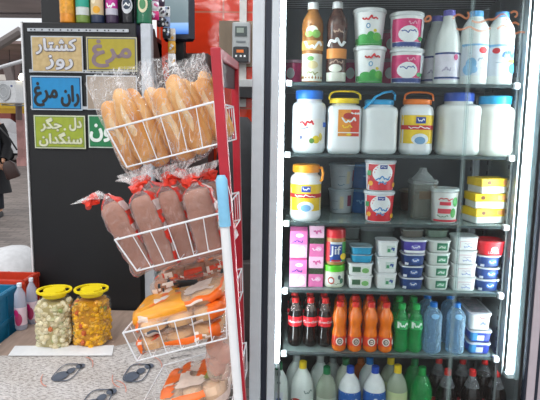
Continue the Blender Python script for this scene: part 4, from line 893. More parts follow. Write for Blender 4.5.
t = item('butter_tub', 'navy tub with white lid, bottom of the column of four under the purple tub', 'tub', 410, 3, 2.11, rz=0)
tub(t, 23*u, 20*u, 12*u, nv, mat('#d9e0e6', .3), nlab, e=3.5)
dup(t, (t.location.x, 2.11, S[3]+12.2*u), 0, 'navy tub with white lid, second from the bottom under the purple tub')
dup(t, (t.location.x+.002, 2.11, S[3]+24.4*u), .05, 'navy tub with white lid, just below the purple tub')
t2 = item('butter_tub', 'purple and white tub with white lid on top of navy tubs', 'tub', 411, 3, 2.11, dz=36.6*u, rz=0)
tub(t2, 25*u, 22*u, 14*u, mat('#4a3fa0', .35), mat('#dfe4e8', .3), [('rect', -.95, .95, .04, .25, WHITE), ('ell', 0, .5, .45, .2, mat('#7a78c8')), ('sq', 0, .5, .7, .2, WHITE, 7)], e=3.5)
t3 = thing('food_tray', 'clear tray of brown food on top of the purple tub', 'container', (t2.location.x, 2.15, S[3]+50.9*u), 0)
tub(t3, .085, .08, .03, PET('#8f8a80', .6, .8), PET('#b9bfbc', .5, .8), [], e=4)
rdl = [('ell', .1, .42, .3, .2, mat('#e8d8d8')), ('txt', 'LOTUS', .05, .22, .9, WHITE)]
t = item('butter_tub', 'navy tub with white lid, bottom of the column under the red tub', 'tub', 484.5, 3, 2.11, rz=0)
tub(t, 23*u, 20*u, 12*u, nv, mat('#d9e0e6', .3), [('ell', .15, .48, .42, .22, mat('#3f78c8')), ('sq', .15, .46, .6, .22, WHITE, 4), ('rect', -.9, -.6, .05, .28, mat('#e0e6f0'))], e=3.5)
dup(t, (t.location.x+.001, 2.11, S[3]+12.2*u), 0, 'navy tub with white lid, second from the bottom under the red tub')
dup(t, (t.location.x, 2.11, S[3]+24.4*u), .05, 'navy tub with white lid, just below the red tub')
t2 = item('butter_tub', 'red tub with white writing topping the right column', 'tub', 486, 3, 2.11, dz=36.6*u, rz=0)
tub(t2, 26*u, 23*u, 14.5*u, mat('#d3232f', .35), mat('#c82430', .3), rdl, e=3.5)
gt2 = [('rect', -.28, .75, .18, .78, mat('#2f7a5c')), ('rect', -.1, .6, .3, .6, mat('#6fb48c')), ('sq', .2, .45, .6, .2, WHITE, 5)]
t = item('cream_cheese_tub', 'white tub with green square label, bottom of its column', 'tub', 435, 3, 2.11, rz=0)
tub(t, 23*u, 20*u, 12.6*u, mat('#d8e0da', .35), mat('#dde4e0', .3), gt2, e=4)
for k, nm in enumerate(('second from the bottom', 'third from the bottom', 'topmost')): dup(t, (t.location.x, 2.11, S[3]+12.8*u*(k+1)), random.uniform(-.05, .05), 'white tub with green square label, %s of its column' % nm)
t3 = thing('food_tray', 'clear green tinted tray on top of the green labelled white tubs', 'container', (t.location.x, 2.15, S[3]+51.6*u), 0)
tub(t3, .085, .08, .028, PET('#8fa898', .6, .8), PET('#b0c4b8', .5, .8), [], e=4)
t = item('cream_cheese_tub', 'larger white tub with faint pastel print, bottom of its column', 'tub', 460.5, 3, 2.11, rz=0)
tub(t, 24*u, 22*u, 13.6*u, wl, mat('#dfe4e6', .3), [('rect', -.6, .6, .66, .70, mat('#d8b0b8')), ('sq', .1, .5, .7, .15, mat('#c0b8c8'), 3), ('sq', .1, .28, .8, .18, mat('#8aa0d0'), 9), ('rect', -.62, -.58, .2, .7, mat('#d8b0b8'))], e=5)
for k, nm in enumerate(('second from the bottom', 'third from the bottom', 'topmost')): dup(t, (t.location.x, 2.11, S[3]+13.8*u*(k+1)), random.uniform(-.04, .04), 'larger white tub with faint pastel print, %s of its column' % nm)
# ---- shelf 5
cl_ = [('band', .43, .63, mat('#e01f2c', .35)), ('txt', 'Coca-Cola', 0, .53, 1.75, WHITE, .35), ('txt', 'Coca-Cola', .03, .532, 1.75, WHITE, .35), ('txt', 'Coca-Cola', .015, .537, 1.75, WHITE, .35)]
Yc = 2.115; uc = Yc/F
nm3 = ['left', 'middle', 'right']
t = item('cola_bottle', 'front row cola bottle with red label, leftmost of three', 'bottle', 294.5, 4, Yc, 'small cola bottles')
bottle(t, 7.4*uc, 51.5*uc, COKE, PET('#b9a8a4', .25, .7), redC, .80, colaM, cl_, (.895, .52))
copies(t, [(309.5, 4, Yc, 'front row cola bottle with red label, middle of three'), (324, 4, Yc, 'front row cola bottle with red label, next to the orange soda')]+
       [(x, 4, Y, 'cola bottle in the %s row, %s of three' % (r, n)) for r, Y in (('second', 2.20), ('third', 2.29)) for x, n in ((293.5, 'leftmost'), (308.5, 'middle'), (322.5, 'rightmost'))])
fl = [('band', .13, .32, mat('#e0401e', .35)), ('ell', 0, .225, .50, .08, mat('#efe6dc')), ('ell', 0, .225, .34, .055, mat('#54342a')), ('ell', .02, .225, .22, .035, mat('#e9ddd0')), ('sq', 0, .225, .3, .03, mat('#3a2a24'), 3), ('rect', .72, .86, .18, .28, mat('#f0e4dc'))]
Yf = 2.075; uf = Yf/F
t = item('orange_soda_bottle', 'front row orange soda bottle with red cap, first of four from the cola', 'bottle', 338.5, 4, Yf, 'orange soda bottles')
bottle(t, 7.5*uf, 52.5*uf, FANTA, fantaM, mat('#dc2618', .35), None, None, fl, (.90, .52))
nn4 = ['first', 'second', 'third', 'fourth']
copies(t, [(x, 4, Yf, 'front row orange soda bottle with red cap, %s of four from the cola' % nn4[k+1]) for k, x in enumerate((354, 369.5, 384.5))]+
       [(x, 4, Y, 'orange soda bottle in the %s row, %s from the cola' % (r, nn4[k])) for r, Y in (('second', 2.155), ('third', 2.24)) for k, x in enumerate((339, 353.5, 367.5, 381.5))])
gm = film('#22b05a', .45, .95, .06, .5, 50)
gl5 = [('band', .50, .68, mat('#27a85a', .3)), ('sq', .1, .59, 1.1, .10, mat('#dff2e4'), 4), ('rect', -.7, -.45, .53, .66, mat('#dff2e4'))]
t = item('lime_soda_bottle', 'front row green soda bottle next to the orange soda', 'bottle', 400, 4, 2.08, 'small green soda bottles')
bottle(t, 7.4*uf, 51*uf, COKE, gm, mat('#1fae52', .35), None, None, gl5, (.895, .52))
copies(t, [(414, 4, 2.08, 'front row green soda bottle next to the water bottles'), (397, 4, 2.17, 'second row green soda bottle behind the left green one'), (411, 4, 2.17, 'second row green soda bottle behind the right green one'), (396, 4, 2.26, 'third row green soda bottle, left'), (409, 4, 2.26, 'third row green soda bottle, right')])
wm = film('#a9d2ee', .22, .85, .06, .6, 60)
t = item('water_bottle', 'front row ribbed water bottle with blue cap, left', 'bottle', 431, 4, 2.085, 'water bottles')
bottle(t, 9.6*uf, 53*uf, WATER, wm, mat('#0d74d0', .35), None, None, [('ell', 0, .76, .4, .05, mat('#7fb4dc'))], (.91, .42))
MB().loft([(.004, 4.1*uf, 4.1*uf, 2), (.16, 4.3*uf, 4.3*uf, 2)], film('#7fb6e0', .30, .5, .06, .3, 30), 16).build('water', t)
copies(t, [(454, 4, 2.085, 'front row ribbed water bottle with blue cap, beside the ice cream tubs'), (424.5, 4, 2.19, 'second row water bottle behind the left one'), (447, 4, 2.19, 'second row water bottle behind the right one')])
icl = [('rect', -.35, .35, .15, .62, mat('#dfe3f2')), ('rect', -1, -.35, .05, .85, mat('#4a9fdc')), ('rect', .35, 1.0, .05, .85, mat('#2a3fa8'))]
def icetub(label, dz, bodyM, lab, px, hpx):
    t = item('ice_cream_tub', label, 'tub', px, 4, 2.055, dz=dz, rz=-.03, py=352, group='long rectangular tubs beside the water bottles')
    t.location.y = 2.15
    tub(t, 23*uf, 20*uf, hpx*uf, bodyM, mat('#d5dbe4', .3), lab, e=8, dt=.19, db=.17)
    return t
icetub('blue and white long tub, lowest of the three beside the water', 0, mat('#3a5ac0', .35), icl, 480.5, 12.5)
icetub('blue and white long tub, middle of the three beside the water', 12.8*uf, mat('#3a5ac0', .35), icl, 481, 12.5)
t = icetub('white long tub with red and grey lid print, topmost of three', 25.6*uf, wl, [('rect', -.1, .75, .15, .62, mat('#d5dcea')), ('sq', .3, .72, .8, .12, RED, 4), ('sq', .3, .4, .5, .2, mat('#8a9ac8'), 5)], 479.5, 19)
MB().box((0, 0, 19*uf+.0004), (.068, .16, .0012), mat('#8f8290', .4, var=.5, scale=60, col2='#5c6a70')).build('lid_print', t)

# ---- fridge floor, big bottles
def capz(py, Y, px): return P(px, py, Y).z
def floorb(name, label, px, pytop, Y, R, bodyM, capM, prof=BIG, fill=None, fillM=None, lab=(), capr=.36, group=None):
    q = P(px, pytop, Y); Hh = q.z-S[5]
    t = thing(name, label, 'bottle', (q.x, Y, S[5]+EPS), random.uniform(-.1, .1), group)
    return bottle(t, R, Hh, prof, bodyM, capM, fill, fillM, lab, (.905 if prof is BIG else .925, capr if prof is BIG else .32), seg=24)
Yb = 2.11; Yk = 2.225
milky = mat('#e4eeea', .3, var=.06, scale=12); lime = mat('#c2d09c', .25, var=.1, scale=12); clear = PET('#c3d0cc', .45, .8); clr2 = PET('#c8d6c0', .45, .8)
grn = mat('#137a48', .35); bcap = mat('#1f4fc0', .35)
dl = [('rect', -.9, .9, .2, .5, mat('#e3e9ea'))]
floorb('yogurt_drink_bottle', 'cloudy bottle with green cap and small blue label, far left on the fridge floor', 279, 362, Yb, .040, milky, grn, lab=[('rect', -.35, .45, .28, .66, mat('#dfe6f0')), ('ell', .05, .55, .25, .05, mat('#5a78c0')), ('sq', .05, .45, .5, .06, NAVY, 2)])
floorb('yogurt_drink_bottle', 'pale bottle with yellow cap on the fridge floor, left part', 303, 361, Yb, .046, milky, YEL, lab=[('ell', -.5, .50, .5, .08, mat('#c83a2c')), ('sq', .4, .66, .7, .05, mat('#8fa8a0'), 4)], capr=.34)
floorb('juice_bottle', 'clear pale bottle with dark green cap on the fridge floor', 327, 366.5, Yb, .042, clr2, grn, fill=.62, fillM=mat('#b6c2b2', .25), lab=[('rect', -.6, .2, .3, .5, mat('#e3e6e4'))])
floorb('yogurt_drink_bottle', 'milky bottle with blue cap and blue band, left of the pair', 350.5, 366, Yb, .046, mat('#eef4f6', .3), bcap, lab=[('band', .44, .70, mat('#1f5fb0')), ('sq', 0, .58, 1.2, .1, WHITE, 3)], capr=.34)
floorb('yogurt_drink_bottle', 'milky bottle with blue cap and blue band, right of the pair', 375.5, 366, Yb, .046, mat('#eef4f6', .3), bcap, lab=[('band', .44, .70, mat('#1f5fb0')), ('sq', 0, .58, 1.2, .1, WHITE, 5)], capr=.34)
floorb('juice_bottle', 'pale lime coloured bottle with yellow cap on the fridge floor', 398, 365, Yb, .043, clr2, YEL, fill=.72, fillM=lime)
floorb('lime_soda_bottle', 'large green soda bottle, front row beside the big colas', 422.5, 367, Yb, .043, gm, mat('#1a9a48', .35), lab=[('band', .3, .55, mat('#1c8a48'))])
bigcl = [('band', .25, .50, mat('#c81f2a'))]
nmb = 'front row large cola bottle with red cap, %s of three'
for k, x in enumerate((448, 473, 497.5)):
    if k == 0: bigc = floorb('large_cola_bottle', nmb % 'left', x, 369, Yb, .043, PET('#aeb2b8', .22, .6), redC, prof=BIGC, fill=.78, fillM=colaM, lab=bigcl, group='large cola bottles')
    else: q = P(x, 369, Yb); dup(bigc, (q.x, Yb, S[5]+EPS), .1, nmb % ('middle', 'right')[k-1])
for k, (x, Y) in enumerate(((439, 2.22), (463, 2.22), (485, 2.22))):
    q = P(x, 361, Y); dup(bigc, (q.x, Y, S[5]+EPS), .3, 'back row large cola bottle in shadow, %s of three' % nm3[k])
floorb('yogurt_drink_bottle', 'back row bottle with white cap behind the first yellow cap', 296.5, 354, Yk, .044, milky, mat('#c6d0ce', .35))
floorb('yogurt_drink_bottle', 'back row bottle with white cap behind the dark green cap', 320.5, 355, Yk, .044, milky, mat('#c6d0ce', .35))
floorb('yogurt_drink_bottle', 'back row bottle with pale grey cap left of the green capped one', 333, 357, 2.33, .044, milky, mat('#b0bcba', .35))
floorb('juice_bottle', 'back row milky bottle with green cap between two others', 346, 358, Yk, .043, mat('#d4dccb', .3), mat('#2f7a4c', .35))
floorb('yogurt_drink_bottle', 'back row milky bottle with bright blue cap', 370, 357, Yk, .045, mat('#e0eaea', .3), mat('#1f7fd0', .35))
floorb('orange_juice_bottle', 'back row orange bottle in shadow behind the blue caps', 361, 358, 2.34, .043, fantaM, ORG)
floorb('juice_bottle', 'back row lime coloured bottle with yellow cap', 391, 357, Yk, .043, clr2, YEL, fill=.72, fillM=lime)
floorb('lime_soda_bottle', 'back row large green soda bottle behind the front green one', 415, 358, Yk, .043, gm, mat('#1a7a48', .35))

# ------------------------------------------------------------ DRINKS ON THE COUNTER LEDGE
def ledge(label, px, wpx, M, lab, cat='bottle', name='juice_bottle', prof=MILKB):
    Y = 2.99; q = P(px, 20, Y); t = thing(name, label, cat, (q.x, Y, 1.953), 0, 'bottles on the black counter top')
    R = wpx*Y/F/2; return bottle(t, R, .27, prof, M, WHITE, None, None, lab, (.92, .5))
ledge('orange juice bottle at the left end of the counter top', 68, 15, mat('#d98a1c', .3, var=.25), [('rect', -.9, .9, .18, .8, mat('#e6a02a', .3, var=.3, scale=50))])
ledge('green bottle with teal and silver label on the counter top', 83.5, 14, mat('#6f8a3c', .3), [('rect', -.93, .93, .15, .8, mat('#c3ccc8')), ('rect', -.93, .93, .3, .8, mat('#1f9a84'))])
ledge('dark bottle with yellow fruit label on the counter top', 98, 13.5, mat('#23304c', .3), [('rect', -.93, .93, .16, .8, mat('#cdb890')), ('ell', .1, .25, .5, .07, mat('#dca01c')), ('ell', -.3, .42, .3, .06, mat('#e6dcc0'))])
ledge('slim bottle with magenta and silver label on the counter top', 112.5, 12.5, mat('#3a2a44', .3), [('rect', -.93, .93, .16, .8, mat('#b52a8c')), ('rect', -.93, .93, .16, .28, mat('#b8b8c4')), ('sq', 0, .33, 1.2, .1, WHITE, 4)])
ledge('black bottle with oval silver badge on the counter top', 128.5, 13, mat('#16161c', .25), [('ell', 0, .34, .8, .16, mat('#c8ccd0')), ('ell', 0, .36, .6, .1, mat('#2a3a4c')), ('sq', 0, .35, .9, .07, WHITE, 5)])
ledge('green bottle with round pale badge at the post end of the counter top', 144.5, 15, mat('#1f6a4a', .25), [('ell', 0, .36, .62, .16, mat('#d8d4b0')), ('ell', 0, .36, .4, .1, mat('#4a8a5c')), ('rect', -.95, .95, .55, .8, mat('#1fb0c0'))])

# ------------------------------------------------------------ BREAD RACK
rk = thing('bread_rack', 'red metal bread rack with tilted white wire baskets', 'rack', (-.14, 1.72, 0))
RO_ = Vector((-.14, 1.72, 0)); redm = mat('#b8182c', .35, var=.15, scale=12, coat=.3); wire = mat('#e3e5e8', .35, var=.08)
def bar(a, b, w1, w2, M, name, par=rk):
    a = Vector(a)-RO_; b = Vector(b)-RO_; d = (b-a).normalized(); L = (b-a).length
    up = Vector((0, 1, 0)) if abs(d.y) < .7 else Vector((0, 0, 1)); x = up.cross(d).normalized(); y = d.cross(x)
    T = Matrix((x, y, d)).transposed().to_4x4(); T.translation = (a+b)/2
    return MB().box((0, 0, 0), (w1, w2, L), M, .002, T=T).build(name, par)
pA0, pA1 = Vector((-.058, 1.45, 0)), Vector((-.195+.012, 1.45, 1.637))
pB0, pB1 = Vector((-.137, 2.0, 0)), Vector((-.185, 2.0, 1.66))
bar(pA0, pA1, .026, .030, redm, 'front_post'); bar(pB0, pB1, .026, .030, redm, 'rear_post')
bar(pA1+Vector((0, 0, -.012)), pB1+Vector((0, 0, -.012)), .026, .028, redm, 'top_bar')
bar(pA1+Vector((0.0, 0.02, -.06)), pB1+Vector((0.0, 0, -.06)), .004, .07, mat('#3a1218', .5), 'back_plate')
bar(pA0+Vector((0, 0, .08)), pB0+Vector((0, 0, .08)), .026, .03, redm, 'bottom_bar')
bar(pA0+Vector((-.30, 0, .015)), pA0+Vector((.03, 0, .015)), .03, .03, redm, 'foot'); bar(pB0+Vector((-.27, 0, .015)), pB0+Vector((.012, 0, .015)), .03, .03, redm, 'foot')
for (z, w_) in ((.60, .02),): bar(pA0.lerp(pA1, z/1.637), pB0.lerp(pB1, z/1.66), .012, .02, redm, 'cross_bar')
def basket(nl, nr, bl, br_, YN, YF, drop=0.0, name='wire_basket'):
    """near rail left and right ends, near bottom left and right, as photograph points at depth YN"""
    A = P(*nl, YN)-RO_; B = P(*nr, YN)-RO_; C = P(*bl, YN)-RO_; D = P(*br_, YN)-RO_; V = Vector((0.01, YF-YN, drop))
    mb = MB(); r1 = .0028; r2 = .0013
    mb.tube([A, B, B+V, A+V], r1, wire, 8, True); mb.tube([C, D, D+V, C+V], r1*.8, wire, 8, True)
    for p, q in ((A, C), (B, D), (A+V, C+V), (B+V, D+V)): mb.tube([p, q], r1*.8, wire, 6)
    for k in range(1, 6): s = k/6; mb.tube([A.lerp(B, s), C.lerp(D, s), C.lerp(D, s)+V, A.lerp(B, s)+V], r2, wire, 6)
    for k in range(1, 7): s = k/7; mb.tube([A+V*s, C+V*s, D+V*s, B+V*s], r2, wire, 6)
    mb.build(name, rk)
    return A+RO_, B+RO_, C+RO_, D+RO_
b1 = basket((107, 130), (214, 102), (127, 167), (218, 144), 1.44, 1.86)
b2 = basket((115, 240), (221, 213), (137, 271), (223, 248), 1.44, 1.88)
b3 = basket((123, 333), (226, 309), (137, 361), (227, 338), 1.44, 1.86)
b4 = basket((128, 430), (232, 402), (142, 458), (233, 436), 1.44, 1.86)

# ------------------------------------------------------------ BREAD
def crustmat():
    M = bpy.data.materials.new('crust'); M.use_nodes = True; n = M.node_tree; b = n.nodes['Principled BSDF']; b.inputs['Roughness'].default_value = .5
    t = n.nodes.new('ShaderNodeTexCoord'); nz = n.nodes.new('ShaderNodeTexNoise'); nz.inputs['Scale'].default_value = 11; nz.inputs['Detail'].default_value = 5
    n.links.new(t.outputs['Object'], nz.inputs['Vector']); r = n.nodes.new('ShaderNodeValToRGB'); e = r.color_ramp.elements
    e[0].position = .3; e[0].color = (*hx('#b06a28'), 1); e[1].position = .68; e[1].color = (*hx('#dcae70'), 1); k = e.new(.5); k.color = (*hx('#cb8f48'), 1)
    n.links.new(nz.outputs['Fac'], r.inputs[0]); n.links.new(r.outputs[0], b.inputs['Base Color'])
    b2 = n.nodes.new('ShaderNodeBump'); b2.inputs['Strength'].default_value = .3; b2.inputs['Distance'].default_value = .005; n.links.new(nz.outputs['Fac'], b2.inputs['Height']); n.links.new(b2.outputs[0], b.inputs['Normal'])
    return M
CRUST = crustmat(); CUT = mat('#e2bf90', .6, var=.2, scale=40)
def axisT(a, b):
    d = (b-a).normalized(); x = Vector((0, 1, 0)).cross(d).normalized(); y = d.cross(x)
    T = Matrix((x, y, d)).transposed().to_4x4(); T.translation = a; return T, (b-a).length
CLEARBAG = film('#ffffff', .03, .30, .10, 1.0, 34, .42)
def baguette_bag(label, bot, top, wpx, Y, seed, two=True):
    a = P(*bot, Y); b = P(*top, Y); T, L = axisT(a, b)
    t = thing('bagged_baguettes', label, 'bread', tuple(a), 0, 'bagged baguettes in the top basket'); T.translation = (0, 0, 0)
    r = wpx*Y/F/2; n = 2 if two else 1
    for k in range(n):
        ox = (k-.5)*r*1.06*(n-1); rr = r*(.72 if n == 2 else .95); yy = .0 if k == (seed % 2) else .022; L0 = L; L = L0*(1 if k == (seed % 2) else .93)
        secs = [(L*s, rr*g, rr*g*.85, 2) for s, g in ((.0, .25), (.02, .6), (.06, .85), (.14, .98), (.35, 1.04), (.6, 1.0), (.8, .92), (.9, .72), (.955, .4), (.97, .15))]
        mb = MB().loft(secs, CRUST, 20, T=T @ Matrix.Translation((ox, yy, .0)), disp=lambda p, q: p+Vector((.006*noise.noise(p*18+Vector((seed, k, 0))), .004*noise.noise(p*22+Vector((0, seed, 0))), 0)))
        sl = [(x, -rr*.86-.0005, L*(.28+.5*i/8)) for i, x in enumerate([ox+rr*.1*sin(i*.8) for i in range(9)])]
        mb.tube([T @ Vector((x, y+yy, z)) for x, y, z in sl], [rr*q for q in (.05, .18, .26, .28, .24, .27, .24, .16, .04)], CUT, 8, flat=.3)
        mb.build('baguette', t); L = L0
    sd_ = Vector((seed*3.1, 0, 0))
    def dsp(p, k): q = min(1, max(.25, p.z/L)); return p+Vector((.010*noise.noise(p*32+sd_), .008*noise.noise(p*36+sd_), .012*q*noise.noise(p*30)))*q
    secs = [(-.012, r*.5, r*.3, 2), (.0, r*1.02, r*.8, 2.4)]+[(L*k/9, r*1.12, r*1.0, 2.4) for k in range(1, 9)]+[(L*1.0, r*1.12, r*.7, 2.2), (L*1.08, r*1.1, r*.35, 2), (L*1.16, r*1.25, r*.15, 2), (L*1.2, r*1.3, r*.10, 2)]
    MB().loft(secs, CLEARBAG, 30, T=T, cap=(True, False), disp=dsp).build('plastic_bag', t, ang=50)
    return t
Yp = 1.50
baguette_bag('leftmost bag of baguettes overhanging the left of the top basket', (142, 167), (108, 90), 32, 1.50, 1)
baguette_bag('second bag of baguettes from the left in the top basket', (171, 162), (135, 83), 31, 1.53, 2)
baguette_bag('third bag of baguettes in the top basket, with pale seam', (196, 157), (162, 76), 34, 1.495, 3)
baguette_bag('bag of baguettes nearest the red post in the top basket', (214, 144), (188, 74), 32, 1.535, 4)
baguette_bag('further bag of baguettes behind the one nearest the post', (222, 140), (194, 72), 26, 1.70, 5)

toast = mat('#96634c', .6, var=.15, scale=18, bump=.3, bscale=40); TB = film('#f6e8e6', .08, .38, .12, 1.0, 30, .16); redfilm = mat('#e0392a', .3, var=.3, scale=50, alpha=.92)
whitef = mat('#e8dcd8', .35, var=.2, scale=50, alpha=.8)
def toast_bag(label, bot, top, wpx, Y, seed, knot=(0, 0), strip=True):
    a = P(*bot, Y); b = P(*top, Y); T, L = axisT(a, b); t = thing('bagged_toast', label, 'bread', tuple(a), 0, 'bagged brown toast loaves in the second basket'); T.translation = (0, 0, 0)
    r = wpx*Y/F/2; sd_ = Vector((seed*2.3, 0, 0))
    MB().loft([(0, r*.86, r*.8, 6), (.004, r*.93, r*.9, 6), (L*.5, r*.96, r*.9, 5), (L*.86, r*.97, r*.93, 5), (L*.94, r*.88, r*.82, 4), (L*.98, r*.62, r*.6, 3)], toast, 28, T=T).build('toast_loaf', t)
    def dsp(p, k): return p+Vector((.006*noise.noise(p*36+sd_), .005*noise.noise(p*36+sd_), .004*noise.noise(p*40)))
    prof = [(-.006, .8, .7, 5), (0, 1.03, 1, 5)]+[(L*q/14*.8, 1.05+.03*q/14, 1.03+.03*q/14, 5-q*.1) for q in range(1, 15)]+[(L*.88, 1.04, 1.0, 4), (L*.94, .98, .92, 3.4), (L*.99, .80, .74, 2.6), (L*1.03, .52, .48, 2.2), (L*1.07, .30, .27, 2), (L*1.10, .22, .2, 2)]
    secs = [(z_, r*x_, r*y_, e_) for z_, x_, y_, e_ in prof]; NS = 48; rp2 = random.Random(seed)
    def ff(i, k):
        a = ((k+.5)/NS*360+180) % 360-180      # 0 = towards the viewer
        wob = 8*sin(i*1.3+seed)
        if 52+wob < a < 92+wob: return whitef if (i+seed) % 5 in (1, 2) else redfilm
        if i >= 17 and (a < -42-wob*.5 or a > 46+wob*.5): return redfilm
        if -92 < a < -74+wob*.6: return redfilm if (i+seed) % 4 else whitef
        if i >= 18 and (k+seed) % 9 == 0: return redfilm
        return None
    MB().loft(secs, TB, NS, T=T, cap=(True, False), disp=dsp, ffun=ff).build('plastic_bag', t, ang=50)
    fl_ = MB(); n = 18; vs = []
    for j, (z, q) in enumerate(((1.03, .40), (1.09, .24), (1.16, .5), (1.24, .85), (1.32, 1.1))):
        for k in range(n):
            g = 2*PI*k/n; rr = r*q*(1+.35*(j > 1)*sin(k*3+seed)); vs.append(T @ Vector((rr*cos(g)+knot[0]*(z-1.05)*L*1.2, rr*sin(g)*.7, z*L-(abs(knot[0])*(z-1.05)*L*.55))))
    fs = [(j*n+k, j*n+(k+1) % n, (j+1)*n+(k+1) % n, (j+1)*n+k) for j in range(4) for k in range(n)]
    fl_.add(vs, fs, film('#ffffff', .10, .5, .1, .8, 30, .5)).build('bag_ruffle', t, ang=60)
    MB().loft([(L*1.03, r*.40, r*.28, 2), (L*1.06, r*.62, r*.45, 2), (L*1.10, r*.50, r*.42, 2), (L*1.13, r*.7, r*.45, 2), (L*1.18, r*.5, r*.3, 2)], mat('#e83a24', .3, var=.25, scale=60), 24, T=T @ Matrix.Translation((knot[0]*L*.25, 0, 0)), disp=lambda p, k: p+Vector((.014*noise.noise(p*60+sd_), .008*noise.noise(p*70), .014*noise.noise(p*50+sd_)))).build('red_tie', t, ang=25)
    return t
toast_bag('leftmost bag of brown toast with red tie and flared clear end', (147, 269), (110, 201), 25, 1.50, 1, (-.9, 0))
toast_bag('second bag of brown toast from the left, pinched at the top', (168, 265), (141, 194), 26, 1.495, 2)
toast_bag('third bag of brown toast in the second basket', (190, 261), (167, 189), 24, 1.53, 3, (.2, 0))
toast_bag('bag of brown toast nearest the white pole in the second basket', (213, 253), (196, 187), 29, 1.495, 4, (-.2, 0))
toast_bag('bag of brown toast in the rear of the second basket near the red post', (224, 240), (206, 182), 28, 1.68, 5, (.2, 0))
toast_bag('bag of brown toast in the rear, behind the second and third bags', (178, 252), (150, 187), 30, 1.70, 6, (-.4, 0))
toast_bag('bag of brown toast in the rear, between the middle bags and the post', (200, 246), (178, 183), 28, 1.70, 7, (.3, 0))

# flat bags of buns
bunc = mat('#d3a56a', .5, var=.25, scale=14); orp = mat('#ee6c1c', .35, var=.15, scale=30); redp = mat('#d8401f', .35, var=.25, scale=40); yor = mat('#e89a22', .35, var=.15)
def flat_bag(label, l, r_, hpx, Y, D, colsM, seed, bun=bunc, name='bagged_buns', group='bagged buns in the third basket', cat='bread', rows=2, top=None, dz=0):
    a = P(*l, Y); b = P(*r_, Y); L = (b-a).length; d = (b-a).normalized(); hh = hpx*Y/F
    x = d; y = Vector((0, 1, 0)); z = x.cross(y); T = Matrix((x, y, z)).transposed().to_4x4()
    c = (a+b)/2; t = thing(name, label, cat, (c.x, Y+D/2, c.z+dz), 0, group)
    n = 3
    for k in range(n):
        MB().loft([(-hh*.42, L/n*.40, D*.36, 2.6), (-hh*.3, L/n*.53, D*.44, 3), (hh*.1, L/n*.54, D*.45, 3), (hh*.34, L/n*.48, D*.40, 2.8), (hh*.44, L/n*.22, D*.25, 2)], bun, 18, T=T @ Matrix.Translation(((k-(n-1)/2)*L/n*.94, 0, 0))).build('bun', t)
    sd_ = Vector((seed*5.7, 0, 0))
    def dsp(p, k): return p+Vector((.008*noise.noise(p*22+sd_), .010*noise.noise(p*22+sd_), .010*noise.noise(p*26+sd_)))
    side = [(-.5, .40, .38), (-.46, .46, .44), (-.40, .495, .475), (-.25, .515, .505), (-.1, .52, .51), (.05, .52, .51), (.2, .52, .51), (.32, .505, .495), (.42, .48, .46)]
    topr = [(.50, .43, .41), (.53, .36, .34), (.545, .29, .27), (.55, .22, .20), (.55, .15, .13), (.55, .07, .06)]
    secs = [(hh*z_, L*x_, D*y_, 5 if i < 9 else 4) for i, (z_, x_, y_) in enumerate(side+topr)]; NS = 96
    def ff(i, k):
        q = 2*PI*(k+.5)/NS; e = secs[i][3]; zz = (secs[i][0]+secs[min(i+1, len(secs)-1)][0])/hh
        x = math.copysign(abs(sin(q))**(2/e), sin(q))*secs[i][1]/(L*.52); y = -math.copysign(abs(cos(q))**(2/e), cos(q))*secs[i][2]/(D*.51)
        hit = None
        for M, reg in colsM:
            if not reg[1] <= x <= reg[2]: continue
            if i < 9 and reg[0] == 'f' and y < .9*1 and reg[3] <= zz <= reg[4]+.0: hit = M
            if i >= 8 and reg[0] == 't' and reg[3] <= y <= reg[4]: hit = M
        return hit
    MB().loft(secs, film('#fff1e6', .06, .35, .12, 1.0, 26, .14), NS, T=T, disp=dsp, ffun=ff).build('plastic_bag', t, ang=60)
    return t
whp = mat('#ead9cc', .35, var=.15, scale=40)
def rndpatch(seed, n, cols, z=1.0):
    rr = random.Random(seed); out = []
    for k in range(n):
        x = rr.uniform(-.95, .8); w_ = rr.uniform(.05, .15)
        if k % 2: zz = rr.uniform(-.85, .4); out.append((cols[k % len(cols)], ('f', x, x+w_, zz, zz+rr.uniform(.25, .6), .007+k*.0003)))
        else: yy = rr.uniform(-.95, .5); out.append((cols[k % len(cols)], ('t', x, x+w_, yy, yy+rr.uniform(.2, .5), .005+k*.0003)))
    return out
flat_bag('bag of flat buns at the bottom of the third basket', (134, 351), (220, 333), 17, 1.47, .26, [(orp, ('f', -1.0, -.80, -.9, .9)), (orp, ('f', .72, .95, -.8, .8)), (orp, ('f', -.3, .5, -.12, .28)), (whp, ('f', -.1, .0, -.12, .28)), (whp, ('f', .12, .2, -.12, .28)), (orp, ('f', -.8, .75, .3, .5))]+rndpatch(1, 14, [redp, whp]), 1)
flat_bag('bag of flat buns with white and orange strip, second in the third basket', (132, 334), (222, 314), 18, 1.47, .28, [(orp, ('f', .70, 1.0, -.5, .95)), (whp, ('f', -.7, -.4, -.7, -.1)), (orp, ('f', -.25, .0, -.5, -.08)), (whp, ('f', .0, .5, -.5, -.08)), (orp, ('f', .12, .2, -.5, -.08)), (orp, ('f', .32, .38, -.5, -.08)), (mat('#5a5f6a', .5), ('f', -.66, -.46, -.4, -.2)), (orp, ('f', -.95, .9, .3, .5)), (orp, ('f', -1.0, -.9, -.8, .8))], 2)
